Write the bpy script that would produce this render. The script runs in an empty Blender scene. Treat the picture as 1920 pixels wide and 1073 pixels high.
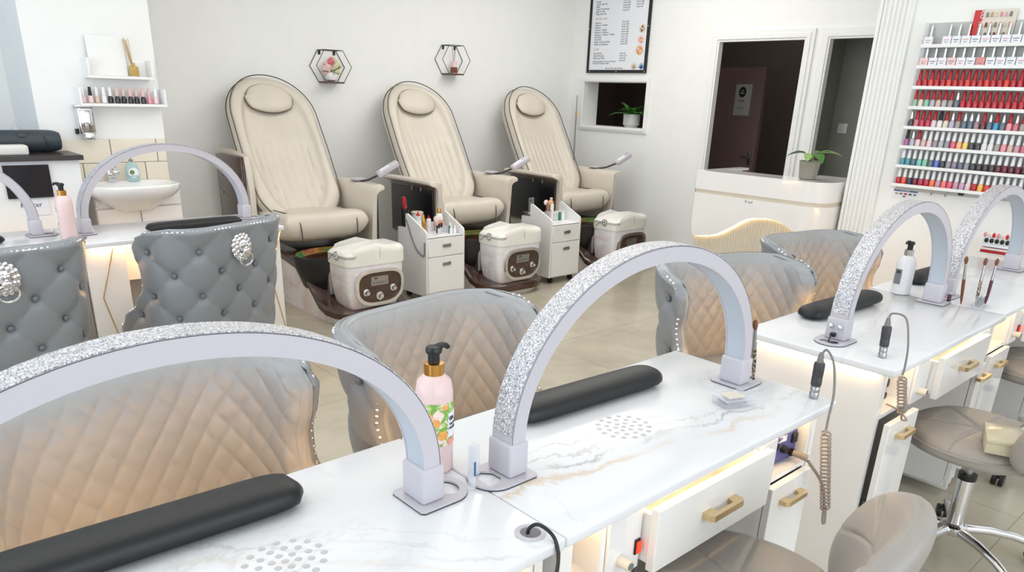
import bpy, bmesh, math, random
from mathutils import Vector, Matrix
random.seed(7)
PI = math.pi
D = bpy.data
C = bpy.context.scene.collection
SC = bpy.context.scene

# ------------------------------------------------------------------ camera
cam_data = D.cameras.new('camera'); cam = D.objects.new('camera', cam_data); C.objects.link(cam)
az, pit, rol = 0.82565473, 0.37214653, 0.03474351
f_ = Vector((math.cos(pit)*math.cos(az), math.cos(pit)*math.sin(az), -math.sin(pit)))
r_ = Vector((math.sin(az), -math.cos(az), 0)); u_ = r_.cross(f_)
rr = math.cos(rol)*r_ + math.sin(rol)*u_; uu = -math.sin(rol)*r_ + math.cos(rol)*u_
cam.matrix_world = Matrix(((rr.x, uu.x, -f_.x, 0), (rr.y, uu.y, -f_.y, 0), (rr.z, uu.z, -f_.z, 1.48), (0, 0, 0, 1)))
cam_data.sensor_width = 36; cam_data.lens = 36*1386.84/1920; cam_data.shift_y = 183.5/1920
cam_data.clip_start = 0.05
SC.camera = cam

# ------------------------------------------------------------------ light
SC.view_settings.view_transform = 'Standard'; SC.view_settings.look = 'None'
SC.view_settings.gamma = 1; SC.view_settings.exposure = 0.0; SC.view_settings.use_curve_mapping = False
w = D.worlds.new('world'); SC.world = w; w.use_nodes = True
w.node_tree.nodes['Background'].inputs[0].default_value = (0.86, 0.93, 1, 1)
w.node_tree.nodes['Background'].inputs[1].default_value = 1.6
def area(name, loc, rot, sx, sy, power, col=(1, 1, 1)):
    l = D.lights.new(name, 'AREA'); l.shape = 'RECTANGLE'; l.size = sx; l.size_y = sy; l.energy = power; l.color = col
    o = D.objects.new(name, l); C.objects.link(o); o.location = loc; o.rotation_euler = rot
    return o
area('ceiling_light_back', (1.4, 2.7, 2.84), (0, 0, 0), 5.0, 3.0, 56, (1, 0.975, 0.94))
area('ceiling_light_front', (3.0, 0.2, 2.84), (0, 0, 0), 3.4, 2.0, 10, (1, 0.95, 0.88))
area('ceiling_light_far', (4.6, 3.9, 2.84), (0, 0, 0), 1.6, 1.6, 30, (1, 0.98, 0.95))
area('hall_fill_light', (7.3, 4.6, 2.84), (0, 0, 0), .8, .8, 4.5, (1, .96, .92))  # added fill, no known fitting: lifts the dark hall behind hatch and doorway
area('window_daylight', (-2.3, 2.2, 1.6), (0, -PI/2, 0), 2.2, 4.5, 52, (0.72, 0.87, 1))
area('shopfront_daylight', (.6, -2.2, 1.7), (PI/2, 0, 0), 4.0, 2.0, 47, (0.86, 0.93, 1))

# ------------------------------------------------------------------ materials
MATS = {}
class NT:
    def __init__(s, name):
        s.m = D.materials.new(name); s.m.use_nodes = True; s.t = s.m.node_tree
        s.b = s.t.nodes['Principled BSDF']; MATS[name] = s.m
    def n(s, typ, **kw):
        x = s.t.nodes.new(typ)
        for k, v in kw.items():
            if k[0] == 'i' and k[1:].isdigit(): x.inputs[int(k[1:])].default_value = v
            else: setattr(x, k, v)
        return x
    def l(s, a, b): s.t.links.new(a, b)
    def set(s, **kw):
        for k, v in kw.items(): s.b.inputs[k.replace('_', ' ')].default_value = v
    def coord(s, kind='Object', scale=(1, 1, 1), loc=(0, 0, 0), rot=(0, 0, 0)):
        tc = s.n('ShaderNodeTexCoord'); mp = s.n('ShaderNodeMapping')
        s.l(tc.outputs[kind], mp.inputs[0])
        mp.inputs[1].default_value = loc; mp.inputs[2].default_value = rot; mp.inputs[3].default_value = scale
        return mp.outputs[0]
    def noise(s, vec, scale, detail=3, rough=.5, dist=0):
        n = s.n('ShaderNodeTexNoise'); n.inputs['Scale'].default_value = scale; n.inputs['Detail'].default_value = detail
        n.inputs['Roughness'].default_value = rough; n.inputs['Distortion'].default_value = dist
        s.l(vec, n.inputs['Vector']); return n
    def ramp(s, fac, stops):
        r = s.n('ShaderNodeValToRGB'); s.l(fac, r.inputs[0]); cr = r.color_ramp
        while len(cr.elements) < len(stops): cr.elements.new(0.5)
        for e, (p, c) in zip(cr.elements, stops):
            e.position = p; e.color = (c[0], c[1], c[2], 1) if hasattr(c, '__len__') else (c, c, c, 1)
        return r.outputs[0]
    def bump(s, h, strength=.2, dist=.01):
        b = s.n('ShaderNodeBump'); b.inputs['Strength'].default_value = strength; b.inputs['Distance'].default_value = dist
        s.l(h, b.inputs['Height']); s.l(b.outputs[0], s.b.inputs['Normal']); return b
    def math(s, op, a, b=None, c=None):
        m = s.n('ShaderNodeMath', operation=op)
        for i, v in enumerate((a, b, c)):
            if v is None: continue
            if isinstance(v, (int, float)): m.inputs[i].default_value = v
            else: s.l(v, m.inputs[i])
        return m.outputs[0]
    def mix(s, fac, a, b):
        m = s.n('ShaderNodeMix', data_type='RGBA')
        if isinstance(fac, (int, float)): m.inputs[0].default_value = fac
        else: s.l(fac, m.inputs[0])
        for i, v in ((6, a), (7, b)):
            if hasattr(v, '__len__'): m.inputs[i].default_value = (*v[:3], 1)
            else: s.l(v, m.inputs[i])
        return m.outputs[2]
def lin(r, g, b):
    f = lambda c: (c/255/12.92 if c/255 <= .04045 else ((c/255+.055)/1.055)**2.4)
    return (f(r), f(g), f(b), 1)
def simple(name, rgb, rough=.5, metal=0, var=.04, nscale=8, bump=0, bscale=60, **kw):
    t = NT(name); c = lin(*rgb)
    v = t.coord()
    n = t.noise(v, nscale, 2)
    lo = tuple(x*(1-var) for x in c[:3]); hi = tuple(min(1, x*(1+var)) for x in c[:3])
    t.l(t.ramp(n.outputs['Fac'], [(.3, lo), (.7, hi)]), t.b.inputs['Base Color'])
    t.set(Roughness=rough, Metallic=metal, **kw)
    if bump:
        t.bump(t.noise(v, bscale, 4).outputs['Fac'], bump, .002)
    return t.m
def glassy(name, rgb, rough=.05, alpha=.3, ior=1.45):
    t = NT(name); v = t.coord(); n = t.noise(v, 5, 1); c = lin(*rgb)
    t.l(t.ramp(n.outputs['Fac'], [(0, tuple(x*.96 for x in c[:3])), (1, c[:3])]), t.b.inputs['Base Color'])
    t.set(Roughness=rough, IOR=ior, Alpha=alpha); return t.m
def emis(name, rgb, strength):
    t = NT(name); c = lin(*rgb); t.set(Base_Color=c, Emission_Color=c, Emission_Strength=strength); return t.m

simple('white_paint', (243, 243, 241), .62, bump=.05, bscale=90, var=.01)
simple('cool_paint', (212, 220, 232), .6, bump=.05, bscale=90, var=.01)
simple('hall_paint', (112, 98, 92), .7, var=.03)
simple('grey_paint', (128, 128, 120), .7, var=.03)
simple('white_trim', (240, 240, 238), .35, var=.01)
simple('gloss_white', (240, 238, 236), .12, var=.01, Coat_Weight=.4)
simple('plain_white', (240, 240, 242), .35, var=.01)
simple('lamp_white', (196, 192, 200), .3, var=.01)
simple('diffuser', (186, 194, 204), .45, var=.01)
simple('ceramic', (244, 243, 242), .08, var=.01, Coat_Weight=.5)
simple('pillow_white', (240, 238, 230), .3, var=.02, bump=.04, bscale=120)
simple('black_vinyl', (17, 19, 22), .46, var=.1, bump=.06, bscale=300)
simple('black_plastic', (22, 22, 24), .4, var=.1)
simple('dark_grey', (60, 60, 62), .4)
simple('mid_grey', (120, 120, 122), .5)
simple('charcoal', (52, 62, 70), .5, var=.1, bump=.1, bscale=400)
simple('chrome', (225, 225, 228), .08, 1, var=.01)
simple('steel', (170, 170, 172), .3, 1, var=.03)
simple('gold', (222, 198, 156), .34, 1, var=.04)
simple('brass', (214, 160, 84), .22, 1, var=.04)
simple('beige_leather', (214, 205, 191), .42, var=.03, bump=.1, bscale=260)
simple('beige_seat', (214, 205, 191), .42, var=.02, bump=.1, bscale=260)
simple('piping_brown', (84, 74, 68), .5)
simple('stool_leather', (158, 152, 146), .4, var=.03, bump=.1, bscale=260)
simple('champagne', (214, 204, 186), .5, var=.03)
simple('worktop_dark', (58, 52, 52), .35, var=.15, nscale=30)
simple('dark_glass', (38, 36, 40), .08, var=.1)
simple('pink_door', (136, 112, 112), .5, var=.02)
simple('pot_grey', (140, 136, 124), .6, var=.1, nscale=40)
simple('pot_light', (190, 192, 188), .35, var=.03)
simple('leaf', (70, 120, 52), .45, var=.35, nscale=30)
simple('leaf_pale', (128, 160, 84), .45, var=.4, nscale=25)
simple('soil', (60, 48, 38), .9)
simple('red_plastic', (200, 32, 30), .25)
simple('red_deep', (178, 24, 34), .2)
simple('bone', (226, 218, 204), .4)
simple('wood_brush', (120, 62, 34), .4)
simple('bristle', (120, 78, 50), .7, var=.3, nscale=200)
simple('tube_grey', (126, 122, 118), .45)
simple('blue_panel', (84, 84, 142), .4, var=.1)
simple('wood_dark', (88, 66, 50), .5, var=.2, nscale=30)
simple('coil_beige', (150, 136, 124), .5)
simple('basket_white', (224, 222, 216), .6)
simple('text_black', (50, 50, 56), .6)
simple('text_grey', (120, 122, 128), .6)
simple('text_white', (235, 235, 240), .6)
simple('text_gold', (190, 160, 120), .6)
simple('paper', (236, 238, 244), .5, var=.01)
simple('clip_blue', (40, 92, 150), .4)
simple('reed', (196, 160, 104), .7)
simple('peach', (240, 170, 120), .5)
simple('pink_soft', (240, 214, 212), .35)
simple('green_plastic', (30, 130, 80), .35)
simple('wall_tile', (236, 226, 208), .12, var=.02, Coat_Weight=.3)
glassy('clear_plastic', (235, 238, 244), .06, .32)
glassy('clear_tube', (236, 238, 244), .1, .22)
glassy('glass_blue', (176, 216, 222), .06, .5)
glassy('glass_amber', (214, 176, 90), .06, .7)
glassy('lotion', (240, 212, 210), .2, .93)
glassy('lotion_white', (232, 232, 234), .15, .9)
emis('led_warm', (255, 216, 160), 20)
emis('led_client', (255, 197, 126), 54); emis('led_soft', (255, 228, 170), 6)
emis('switch_red', (255, 60, 30), 1.2)

# floor tiles: glossy cream 66 cm squares with thin joints
t = NT('floor_tile'); v = t.coord(loc=(-4.514, -3.152, 0))
sp = t.n('ShaderNodeSeparateXYZ'); t.l(v, sp.inputs[0])
ed = []
for k in (0, 1):
    fr = t.math('FRACT', t.math('ADD', t.math('DIVIDE', sp.outputs[k], .662), 100.0))
    ed.append(t.math('ABSOLUTE', t.math('SUBTRACT', fr, .5)))
g = t.math('GREATER_THAN', t.math('MAXIMUM', ed[0], ed[1]), .5-.0028)
n1 = t.noise(v, 2.2, 5, .6, .6)
base = t.ramp(n1.outputs['Fac'], [(.3, lin(174, 166, 147)), (.7, lin(198, 190, 172))])
t.l(t.mix(g, base, lin(150, 144, 130)), t.b.inputs['Base Color'])
t.set(Roughness=.22)
b = t.bump(t.math('SUBTRACT', 1.0, g), .3, .002)

# marble slab: white, wispy grey veins and a band with gold
def marble(name, line=None, rot=0.0, seed=0, gold=1.0, amt=1.0):
    t = NT(name); v = t.coord(loc=(seed, seed*.7, 0)); tc = t.n('ShaderNodeTexCoord'); vo_ = tc.outputs['Object']
    nz = t.noise(v, 2.2, 6, .62, 1.2)
    th = t.math('ABSOLUTE', t.math('SUBTRACT', nz.outputs['Fac'], .5))
    thin = t.ramp(th, [(0, 1), (.012, .25), (.05, 0)])
    mk = t.ramp(t.noise(v, 1.6, 2).outputs['Fac'], [(.50, 0), (.66, 1)])
    fac = t.math('MULTIPLY', thin, mk)
    col = t.mix(t.math('MULTIPLY', fac, .20), lin(228, 229, 232), lin(140, 132, 126))
    # main diagonal band: distance from a wandering line across the slab
    sp = t.n('ShaderNodeSeparateXYZ'); t.l(vo_, sp.inputs[0])
    d0 = t.math('SUBTRACT', sp.outputs[1], t.math('ADD', t.math('MULTIPLY', sp.outputs[0], rot), line or .2))
    wob = t.math('MULTIPLY', t.math('SUBTRACT', t.noise(v, 3.2, 7, .68, .8).outputs['Fac'], .5), .22)
    d = t.math('ADD', d0, wob)
    for off, wd, c, a in ((0, .009, lin(128, 120, 116), .6*amt), (.035, .005, lin(150, 142, 134), .5*amt), (-.045, .016, lin(206, 168, 110), .55*gold), (.075, .004, lin(150, 146, 142), .4*amt)):
        q = t.math('ABSOLUTE', t.math('SUBTRACT', d, off))
        m = t.n('ShaderNodeMapRange', i1=0.0, i2=wd, i3=1.0, i4=0.0); t.l(q, m.inputs[0])
        gate = t.ramp(t.noise(v, 3.5+off*30, 3, .6).outputs['Fac'], [(.42, 0), (.58, 1)])
        col = t.mix(t.math('MULTIPLY', t.math('MULTIPLY', m.outputs[0], gate), a), col, c)
    t.l(col, t.b.inputs['Base Color']); t.set(Roughness=.16); return t.m
marble('marble_gold', -.10, -.13)
marble('marble_grey', .12, -.9, 3.1, .3, .45)
marble('marble_pale', .02, .22, 7.7, .1, .35)

# tub shell marble print
t = NT('marble_print'); v = t.coord()
nz = t.noise(v, 3.5, 6, .65, .8)
base = t.ramp(nz.outputs['Fac'], [(.35, lin(222, 206, 202)), (.5, lin(240, 236, 238)), (.62, lin(238, 234, 236)), (.7, lin(206, 180, 166))])
t.l(base, t.b.inputs['Base Color']); t.set(Roughness=.16, Coat_Weight=.3)

# grey leather with creases
def leather(name, rgb, rough=.36):
    t = NT(name); v = t.coord(); c = lin(*rgb)
    n = t.noise(v, 4, 2); t.l(t.ramp(n.outputs['Fac'], [(.3, tuple(x*.93 for x in c[:3])), (.7, c[:3])]), t.b.inputs['Base Color'])
    t.set(Roughness=rough)
    h = t.math('ADD', t.math('MULTIPLY', t.noise(v, 350, 3).outputs['Fac'], .25), t.noise(v, 18, 3, .5, 1.5).outputs['Fac'])
    t.bump(h, .12, .004); return t.m
leather('grey_leather', (138, 143, 149)); leather('grey_leather_inner', (152, 156, 160), .36)
leather('chair_trim', (112, 118, 124), .5)

# walnut
t = NT('walnut'); v = t.coord(scale=(3, 3, 30)); n = t.noise(v, 3, 5, .6, .4)
t.l(t.ramp(n.outputs['Fac'], [(.3, lin(52, 34, 28)), (.7, lin(88, 62, 50))]), t.b.inputs['Base Color']); t.set(Roughness=.22, Coat_Weight=.4)

# dark tub with a pearly rainbow bowl
simple('tub_black', (20, 20, 24), .28, var=.1, Coat_Weight=.15)
t = NT('rainbow_glass'); v = t.coord(); n = t.noise(v, 5, 3, .5, 1)
t.l(t.ramp(n.outputs['Fac'], [(.25, lin(70, 50, 130)), (.38, lin(40, 140, 170)), (.48, lin(70, 170, 100)), (.56, lin(210, 150, 70)), (.64, lin(200, 70, 80)), (.75, lin(140, 60, 180))]), t.b.inputs['Base Color'])
t.set(Roughness=.1, Metallic=.25)

# rhinestone strip: tiny facets
def glitter(name, scale, square=False):
    t = NT(name); tc = t.n('ShaderNodeTexCoord')
    vo = t.n('ShaderNodeTexVoronoi'); vo.inputs['Scale'].default_value = scale; t.l(tc.outputs['Object'], vo.inputs['Vector'])
    if square: vo.inputs['Randomness'].default_value = .25
    bw = t.n('ShaderNodeSeparateColor'); t.l(vo.outputs['Color'], bw.inputs[0])
    col = t.ramp(bw.outputs[0], [(0, lin(130, 130, 136)), (.35, lin(188, 188, 194)), (.85, lin(240, 240, 245))])
    t.l(col, t.b.inputs['Base Color']); t.set(Metallic=.45, Roughness=.38)
    cmb = t.n('ShaderNodeVectorMath', operation='SUBTRACT'); t.l(vo.outputs['Color'], cmb.inputs[0]); cmb.inputs[1].default_value = (.5, .5, .5)
    sc = t.n('ShaderNodeVectorMath', operation='SCALE'); t.l(cmb.outputs[0], sc.inputs[0]); sc.inputs['Scale'].default_value = 1.0
    ge = t.n('ShaderNodeNewGeometry'); ad = t.n('ShaderNodeVectorMath', operation='ADD'); t.l(ge.outputs['Normal'], ad.inputs[0]); t.l(sc.outputs[0], ad.inputs[1])
    no = t.n('ShaderNodeVectorMath', operation='NORMALIZE'); t.l(ad.outputs[0], no.inputs[0]); t.l(no.outputs[0], t.b.inputs['Normal'])
    return t.m
glitter('rhinestone', 520, True); glitter('rhinestone_band', 400)
glitter('crystal', 360)
# polish colours
POL = {}
def polish(rgb):
    if rgb not in POL:
        POL[rgb] = simple('polish_%d' % len(POL), rgb, .12, var=.02, Coat_Weight=.5)
        MATS[POL[rgb].name] = POL[rgb]
    return POL[rgb].name

# ------------------------------------------------------------------ mesh helpers
class MB:
    def __init__(s): s.v = []; s.f = []; s.mi = []; s.m = 0
    def add(s, vs, fs, M=None):
        o = len(s.v)
        s.v += [tuple(M @ Vector(p)) if M else tuple(p) for p in vs]
        s.f += [tuple(i+o for i in f) for f in fs]; s.mi += [s.m]*len(fs); return s
    def box(s, x0, y0, z0, x1, y1, z1, bev=0, seg=2, M=None):
        if bev:
            bm = bmesh.new(); bmesh.ops.create_cube(bm, size=1)
            for v in bm.verts: v.co = Vector(((x0+x1)/2+v.co.x*(x1-x0), (y0+y1)/2+v.co.y*(y1-y0), (z0+z1)/2+v.co.z*(z1-z0)))
            bmesh.ops.bevel(bm, geom=bm.edges[:], offset=bev, segments=seg, affect='EDGES', profile=.5)
            return s.bm(bm, M)
        vs = [(x, y, z) for z in (z0, z1) for y in (y0, y1) for x in (x0, x1)]
        return s.add(vs, [(0, 2, 3, 1), (4, 5, 7, 6), (0, 1, 5, 4), (2, 6, 7, 3), (0, 4, 6, 2), (1, 3, 7, 5)], M)
    def bm(s, bm, M=None):
        bm.verts.ensure_lookup_table(); bm.verts.index_update()
        s.add([v.co[:] for v in bm.verts], [tuple(v.index for v in f.verts) for f in bm.faces], M); bm.free(); return s
    def lathe(s, prof, n=20, M=None, sx=1, sy=1, caps=True):
        vs = []; fs = []
        for r, z in prof:
            for k in range(n):
                a = 2*PI*k/n; vs.append((r*math.cos(a)*sx, r*math.sin(a)*sy, z))
        for i in range(len(prof)-1):
            for k in range(n):
                k2 = (k+1) % n; fs.append((i*n+k, i*n+k2, (i+1)*n+k2, (i+1)*n+k))
        if caps and prof[0][0] > 1e-6: fs.append(tuple(range(n-1, -1, -1)))
        if caps and prof[-1][0] > 1e-6: fs.append(tuple((len(prof)-1)*n+k for k in range(n)))
        return s.add(vs, fs, M)
    def cyl(s, a, b, r, r2=None, n=12, caps=True):
        a = Vector(a); b = Vector(b); d = b-a; L = d.length; r2 = r if r2 is None else r2
        M = Matrix.Translation(a) @ d.to_track_quat('Z', 'Y').to_matrix().to_4x4()
        return s.lathe([(r, 0), (r2, L)], n, M)
    def sphere(s, c, r, n=12, sc=(1, 1, 1)):
        prof = [(max(1e-7, r*math.sin(PI*i/(n//2+1))), -r*math.cos(PI*i/(n//2+1))) for i in range(n//2+2)]
        return s.lathe(prof, n, Matrix.Translation(c) @ Matrix.Diagonal((*sc, 1)))
    def tube(s, pts, r, n=8, closed=False):
        pts = [Vector(p) for p in pts]; vs = []; fs = []; N = len(pts); up = None
        for i, p in enumerate(pts):
            if closed: d = pts[(i+1) % N]-pts[i-1]
            else: d = pts[min(i+1, N-1)]-pts[max(i-1, 0)]
            d.normalize()
            if up is None: up = Vector((0, 0, 1)) if abs(d.z) < .9 else Vector((1, 0, 0))
            up = (up-up.dot(d)*d).normalized(); sd = d.cross(up)
            ri = r(i/(N-1)) if callable(r) else r
            for k in range(n):
                a = 2*PI*k/n; vs.append(p+ri*(math.cos(a)*up+math.sin(a)*sd))
        for i in range(N if closed else N-1):
            for k in range(n):
                k2 = (k+1) % n; j = (i+1) % N; fs.append((i*n+k, i*n+k2, j*n+k2, j*n+k))
        if not closed: fs += [tuple(range(n-1, -1, -1)), tuple((N-1)*n+k for k in range(n))]
        return s.add(vs, fs)
    def prism(s, poly, z0, z1, M=None, hole=None):
        n = len(poly)
        if hole is None:
            vs = [(x, y, z0) for x, y in poly]+[(x, y, z1) for x, y in poly]
            fs = [tuple(range(n-1, -1, -1)), tuple(range(n, 2*n))]+[(i, (i+1) % n, n+(i+1) % n, n+i) for i in range(n)]
            return s.add(vs, fs, M)
        assert len(hole) == n
        vs = [(x, y, z) for z in (z0, z1) for q in (poly, hole) for x, y in q]
        fs = []
        for i in range(n):
            j = (i+1) % n
            fs += [(i, n+i, n+j, j), (2*n+i, 2*n+j, 3*n+j, 3*n+i), (i, j, 2*n+j, 2*n+i), (n+j, n+i, 3*n+i, 3*n+j)]
        return s.add(vs, fs, M)
    def grid(s, fn, nu, nv, closed_u=False, M=None, flip=False):
        vs = [fn(i/(nu if closed_u else nu-1), j/(nv-1)) for j in range(nv) for i in range(nu)]; fs = []
        for j in range(nv-1):
            for i in range(nu if closed_u else nu-1):
                i2 = (i+1) % nu; q = (j*nu+i, j*nu+i2, (j+1)*nu+i2, (j+1)*nu+i); fs.append(q[::-1] if flip else q)
        return s.add(vs, fs, M)
    def build(s, name, mat, parent=None, smooth=True, angle=40, mod=None, loc=None):
        me = D.meshes.new(name); me.from_pydata([tuple(v) for v in s.v], [], s.f); me.validate()
        mats = mat if isinstance(mat, (list, tuple)) else [mat]
        for m in mats: me.materials.append(MATS[m])
        if len(mats) > 1 and len(me.polygons) == len(s.mi): me.polygons.foreach_set('material_index', s.mi)
        bm = bmesh.new(); bm.from_mesh(me); bmesh.ops.recalc_face_normals(bm, faces=bm.faces[:]); bm.to_mesh(me); bm.free()
        if smooth:
            me.polygons.foreach_set('use_smooth', [True]*len(me.polygons))
            me.set_sharp_from_angle(angle=math.radians(angle))
        me.update()
        o = D.objects.new(name, me); C.objects.link(o)
        if loc: o.location = loc
        if parent: o.parent = parent
        return o
def props(o, label, cat, group=None):
    o['label'] = label; o['category'] = cat
    if group: o['group'] = group
    return o
def thing(name, label, cat, loc=(0, 0, 0), rz=0, group=None):
    o = D.objects.new(name, None); C.objects.link(o); o.location = loc; o.rotation_euler = (0, 0, rz); o.empty_display_size = .1
    return props(o, label, cat, group)
def struct(mb, name, mat, parent=None, **kw):
    o = mb.build(name, mat, parent, **kw)
    if not parent: o['kind'] = 'structure'
    return o
KIDS = {}
def dup(root, loc=None, rz=None, label=None, group=None):
    c = root.copy(); C.objects.link(c)
    if loc is not None: c.location = loc
    if rz is not None: c.rotation_euler = (0, 0, rz)
    if label: c['label'] = label
    if group: c['group'] = group
    for ch in [o for o in D.objects if o.parent == root]:
        d = ch.copy(); C.objects.link(d); d.parent = c
        for g in [o for o in D.objects if o.parent == ch]:
            e = g.copy(); C.objects.link(e); e.parent = d
    return c
def text(name, s, size, mat, parent, M, align='LEFT', depth=.0004):
    cu = D.curves.new(name, 'FONT'); cu.body = s; cu.size = size; cu.extrude = depth; cu.align_x = align; cu.resolution_u = 2
    to = D.objects.new(name, cu); C.objects.link(to); bpy.context.view_layer.update()
    me = D.meshes.new_from_object(to.evaluated_get(bpy.context.evaluated_depsgraph_get())); D.objects.remove(to)
    me.materials.clear(); me.materials.append(MATS[mat])
    me.transform(M)
    o = D.objects.new(name, me); C.objects.link(o)
    if parent: o.parent = parent
    return o
def facing(loc, normal, up=(0, 0, 1)):
    # matrix whose +X is text direction, +Y is up, +Z is normal
    z = Vector(normal).normalized(); y = Vector(up); y = (y-y.dot(z)*z).normalized(); x = y.cross(z)
    return Matrix.Translation(loc) @ Matrix((x, y, z)).transposed().to_4x4()
def rrect(w, h, r, n=5, cx=0, cy=0):
    pts = []
    for ax, ay, a0 in ((w/2-r, h/2-r, 0), (-w/2+r, h/2-r, PI/2), (-w/2+r, -h/2+r, PI), (w/2-r, -h/2+r, 3*PI/2)):
        for k in range(n+1):
            a = a0+PI/2*k/n; pts.append((cx+ax+r*math.cos(a), cy+ay+r*math.sin(a)))
    return pts
def spline(pts, n=8):
    pts = [Vector(p) for p in pts]; P = [2*pts[0]-pts[1]]+pts+[2*pts[-1]-pts[-2]]; out = []
    for i in range(1, len(P)-2):
        for k in range(n):
            t = k/n; a, b, c, d = P[i-1:i+3]
            out.append(.5*((2*b)+(-a+c)*t+(2*a-5*b+4*c-d)*t*t+(-a+3*b-3*c+d)*t**3))
    out.append(pts[-1]); return out
# ------------------------------------------------------------------ room shell
CZ = 2.9
struct(MB().box(-2.6, -2.5, -.1, 9.0, 7.4, 0), 'floor', 'floor_tile', smooth=False)
struct(MB().box(-2.6, -2.5, CZ, 9.0, 7.4, CZ+.1), 'ceiling', 'white_paint', smooth=False)
struct(MB().box(1.70, 5.78, 0, 6.04, 5.9, CZ), 'wall_back', 'white_paint', smooth=False)
# wall with the serving hatch and the two doorways, x = 6.04
R = MB(); X0, X1 = 6.04, 6.08
N0, N1, NZ0, NZ1 = 4.79, 5.59, 1.215, 1.63
A0, A1, AZ = 3.25, 4.035, 1.965
B0, B1, BZ = 2.2, 3.04, 1.965
R.box(X0, N1, 0, X1, 7.2, CZ); R.box(X0, N0, 0, X1, N1, NZ0); R.box(X0, N0, NZ1, X1, N1, CZ); R.box(X0, A1, 0, X1, N0, CZ)
R.box(X0, A0, AZ, X1, A1, CZ); R.box(X0, B1, 0, X1, A0, CZ); R.box(X0, B0, BZ, X1, B1, CZ); R.box(X0, -2.5, 0, X1, B0, CZ)
struct(R, 'wall_right', 'white_paint', smooth=False)
# protruding wall that carries the polish rack
struct(MB().box(4.75, -2.5, 0, 6.03, 2.115, CZ), 'wall_rack', 'white_paint', smooth=False)
# sink chimney breast and the recess left of it
struct(MB().box(.98, 5.1, 0, 1.66, 5.9, CZ), 'wall_sink', 'white_paint', smooth=False)
struct(MB().box(-2.6, 5.9, 0, 6.04, 6.02, CZ), 'wall_recess', 'cool_paint', smooth=False)
struct(MB().box(.78, 5.82, 0, .98, 5.899, CZ).box(.86, 5.76, 0, .98, 5.82, CZ), 'trim_5', 'white_trim', smooth=False)
# left and front walls with the shop windows (behind the camera)
L = MB(); L.box(-2.72, -2.5, 0, -2.6, 6.02, .7); L.box(-2.72, -2.5, 2.5, -2.6, 6.02, CZ); L.box(-2.72, 4.7, .7, -2.6, 6.02, 2.5); L.box(-2.72, -2.5, .7, -2.6, 0, 2.5)
struct(L, 'wall_left', 'white_paint', smooth=False)
F = MB(); F.box(-2.72, -2.62, 0, 4.75, -2.5, .45); F.box(-2.72, -2.62, 2.6, 4.75, -2.5, CZ); F.box(-2.72, -2.62, .45, -1.3, -2.5, 2.6); F.box(4.4, -2.62, .45, 4.75, -2.5, 2.6)
struct(F, 'wall_front', 'white_paint', smooth=False)
# back rooms seen through hatch and doors
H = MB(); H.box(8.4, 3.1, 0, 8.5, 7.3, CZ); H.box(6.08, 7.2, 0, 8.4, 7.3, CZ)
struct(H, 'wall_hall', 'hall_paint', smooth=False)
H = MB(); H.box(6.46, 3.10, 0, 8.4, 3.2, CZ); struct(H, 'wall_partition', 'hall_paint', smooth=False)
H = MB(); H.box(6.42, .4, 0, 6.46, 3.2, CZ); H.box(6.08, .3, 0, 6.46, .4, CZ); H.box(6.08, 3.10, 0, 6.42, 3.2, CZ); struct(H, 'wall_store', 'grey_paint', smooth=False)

def moulding(name, y0, y1, z0, z1, wd, full=False):
    """stepped architrave round an opening in wall_right; full = four sides"""
    m = MB()
    steps = ((0, .30, .018), (.22, .62, .028), (.55, 1.0, .020))
    for a, b, d in steps:
        xa, xb = X0-d, X0
        ia, ib = wd*a, wd*b
        m.box(xa, y0-ib, z0-(ib if full else 0), xb, y0-ia, z1+ib)
        m.box(xa, y1+ia, z0-(ib if full else 0), xb, y1+ib, z1+ib)
        m.box(xa, y0-ia, z1+ia, xb, y1+ia, z1+ib)
        if full: m.box(xa, y0-ia, z0-ib, xb, y1+ia, z0-ia)
    return struct(m, name, 'white_trim', smooth=False)
moulding('trim_1', N0, N1, NZ0, NZ1, .042, True)
moulding('trim_2', A0, A1, 0, AZ, .08)
moulding('trim_3', B0, B1, 0, BZ, .075)
# hatch lining
m = MB(); m.box(X1, N0-.02, NZ0-.02, X1+.16, N0, NZ1+.02); m.box(X1, N1, NZ0-.02, X1+.16, N1+.02, NZ1+.02); m.box(X1, N0, NZ0-.02, X1+.16, N1, NZ0); m.box(X1, N0, NZ1, X1+.16, N1, NZ1+.02)
struct(m, 'trim_6', 'white_trim', smooth=False)
# fluted pilaster
m = MB(); m.box(4.725, 1.93, 0, 4.749, 2.115, CZ)
for k in range(6): m.cyl((4.725, 1.955+k*.027, .12), (4.725, 1.955+k*.027, CZ), .0105, n=10)
m.box(4.715, 1.925, 0, 4.75, 2.118, .12); m.box(4.712, 2.10, 0, 4.75, 2.118, CZ)
struct(m, 'trim_4', 'white_trim')
# skirting
struct(MB().box(1.66, 5.765, 0, 6.04, 5.78, .1), 'baseboard_back', 'white_trim')
m = MB(); m.box(6.022, 4.11, 0, 6.04, 5.765, .1); m.box(6.026, 4.11, .1, 6.04, 5.765, .115); struct(m, 'baseboard_right', 'white_trim')
# splashback tiles behind the sink: two courses, brick bond
m = MB()
for r, off in ((0, .0), (1, -.17)):
    x = .985+(off if off < 0 else 0)
    edges = [.985] + [e for e in ([1.335, 1.60] if r else [1.17, 1.52])] + [1.658]
    for a, b in zip(edges, edges[1:]): m.box(a+.0025, 5.092, .88+r*.137+.003, b-.0025, 5.1, .88+(r+1)*.137, .0015, 1)
struct(m, 'trim_7', 'wall_tile', smooth=False)
struct(MB().box(.985, 5.097, .88, 1.658, 5.1, 1.154), 'trim_8', 'mid_grey', smooth=False)
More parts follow.
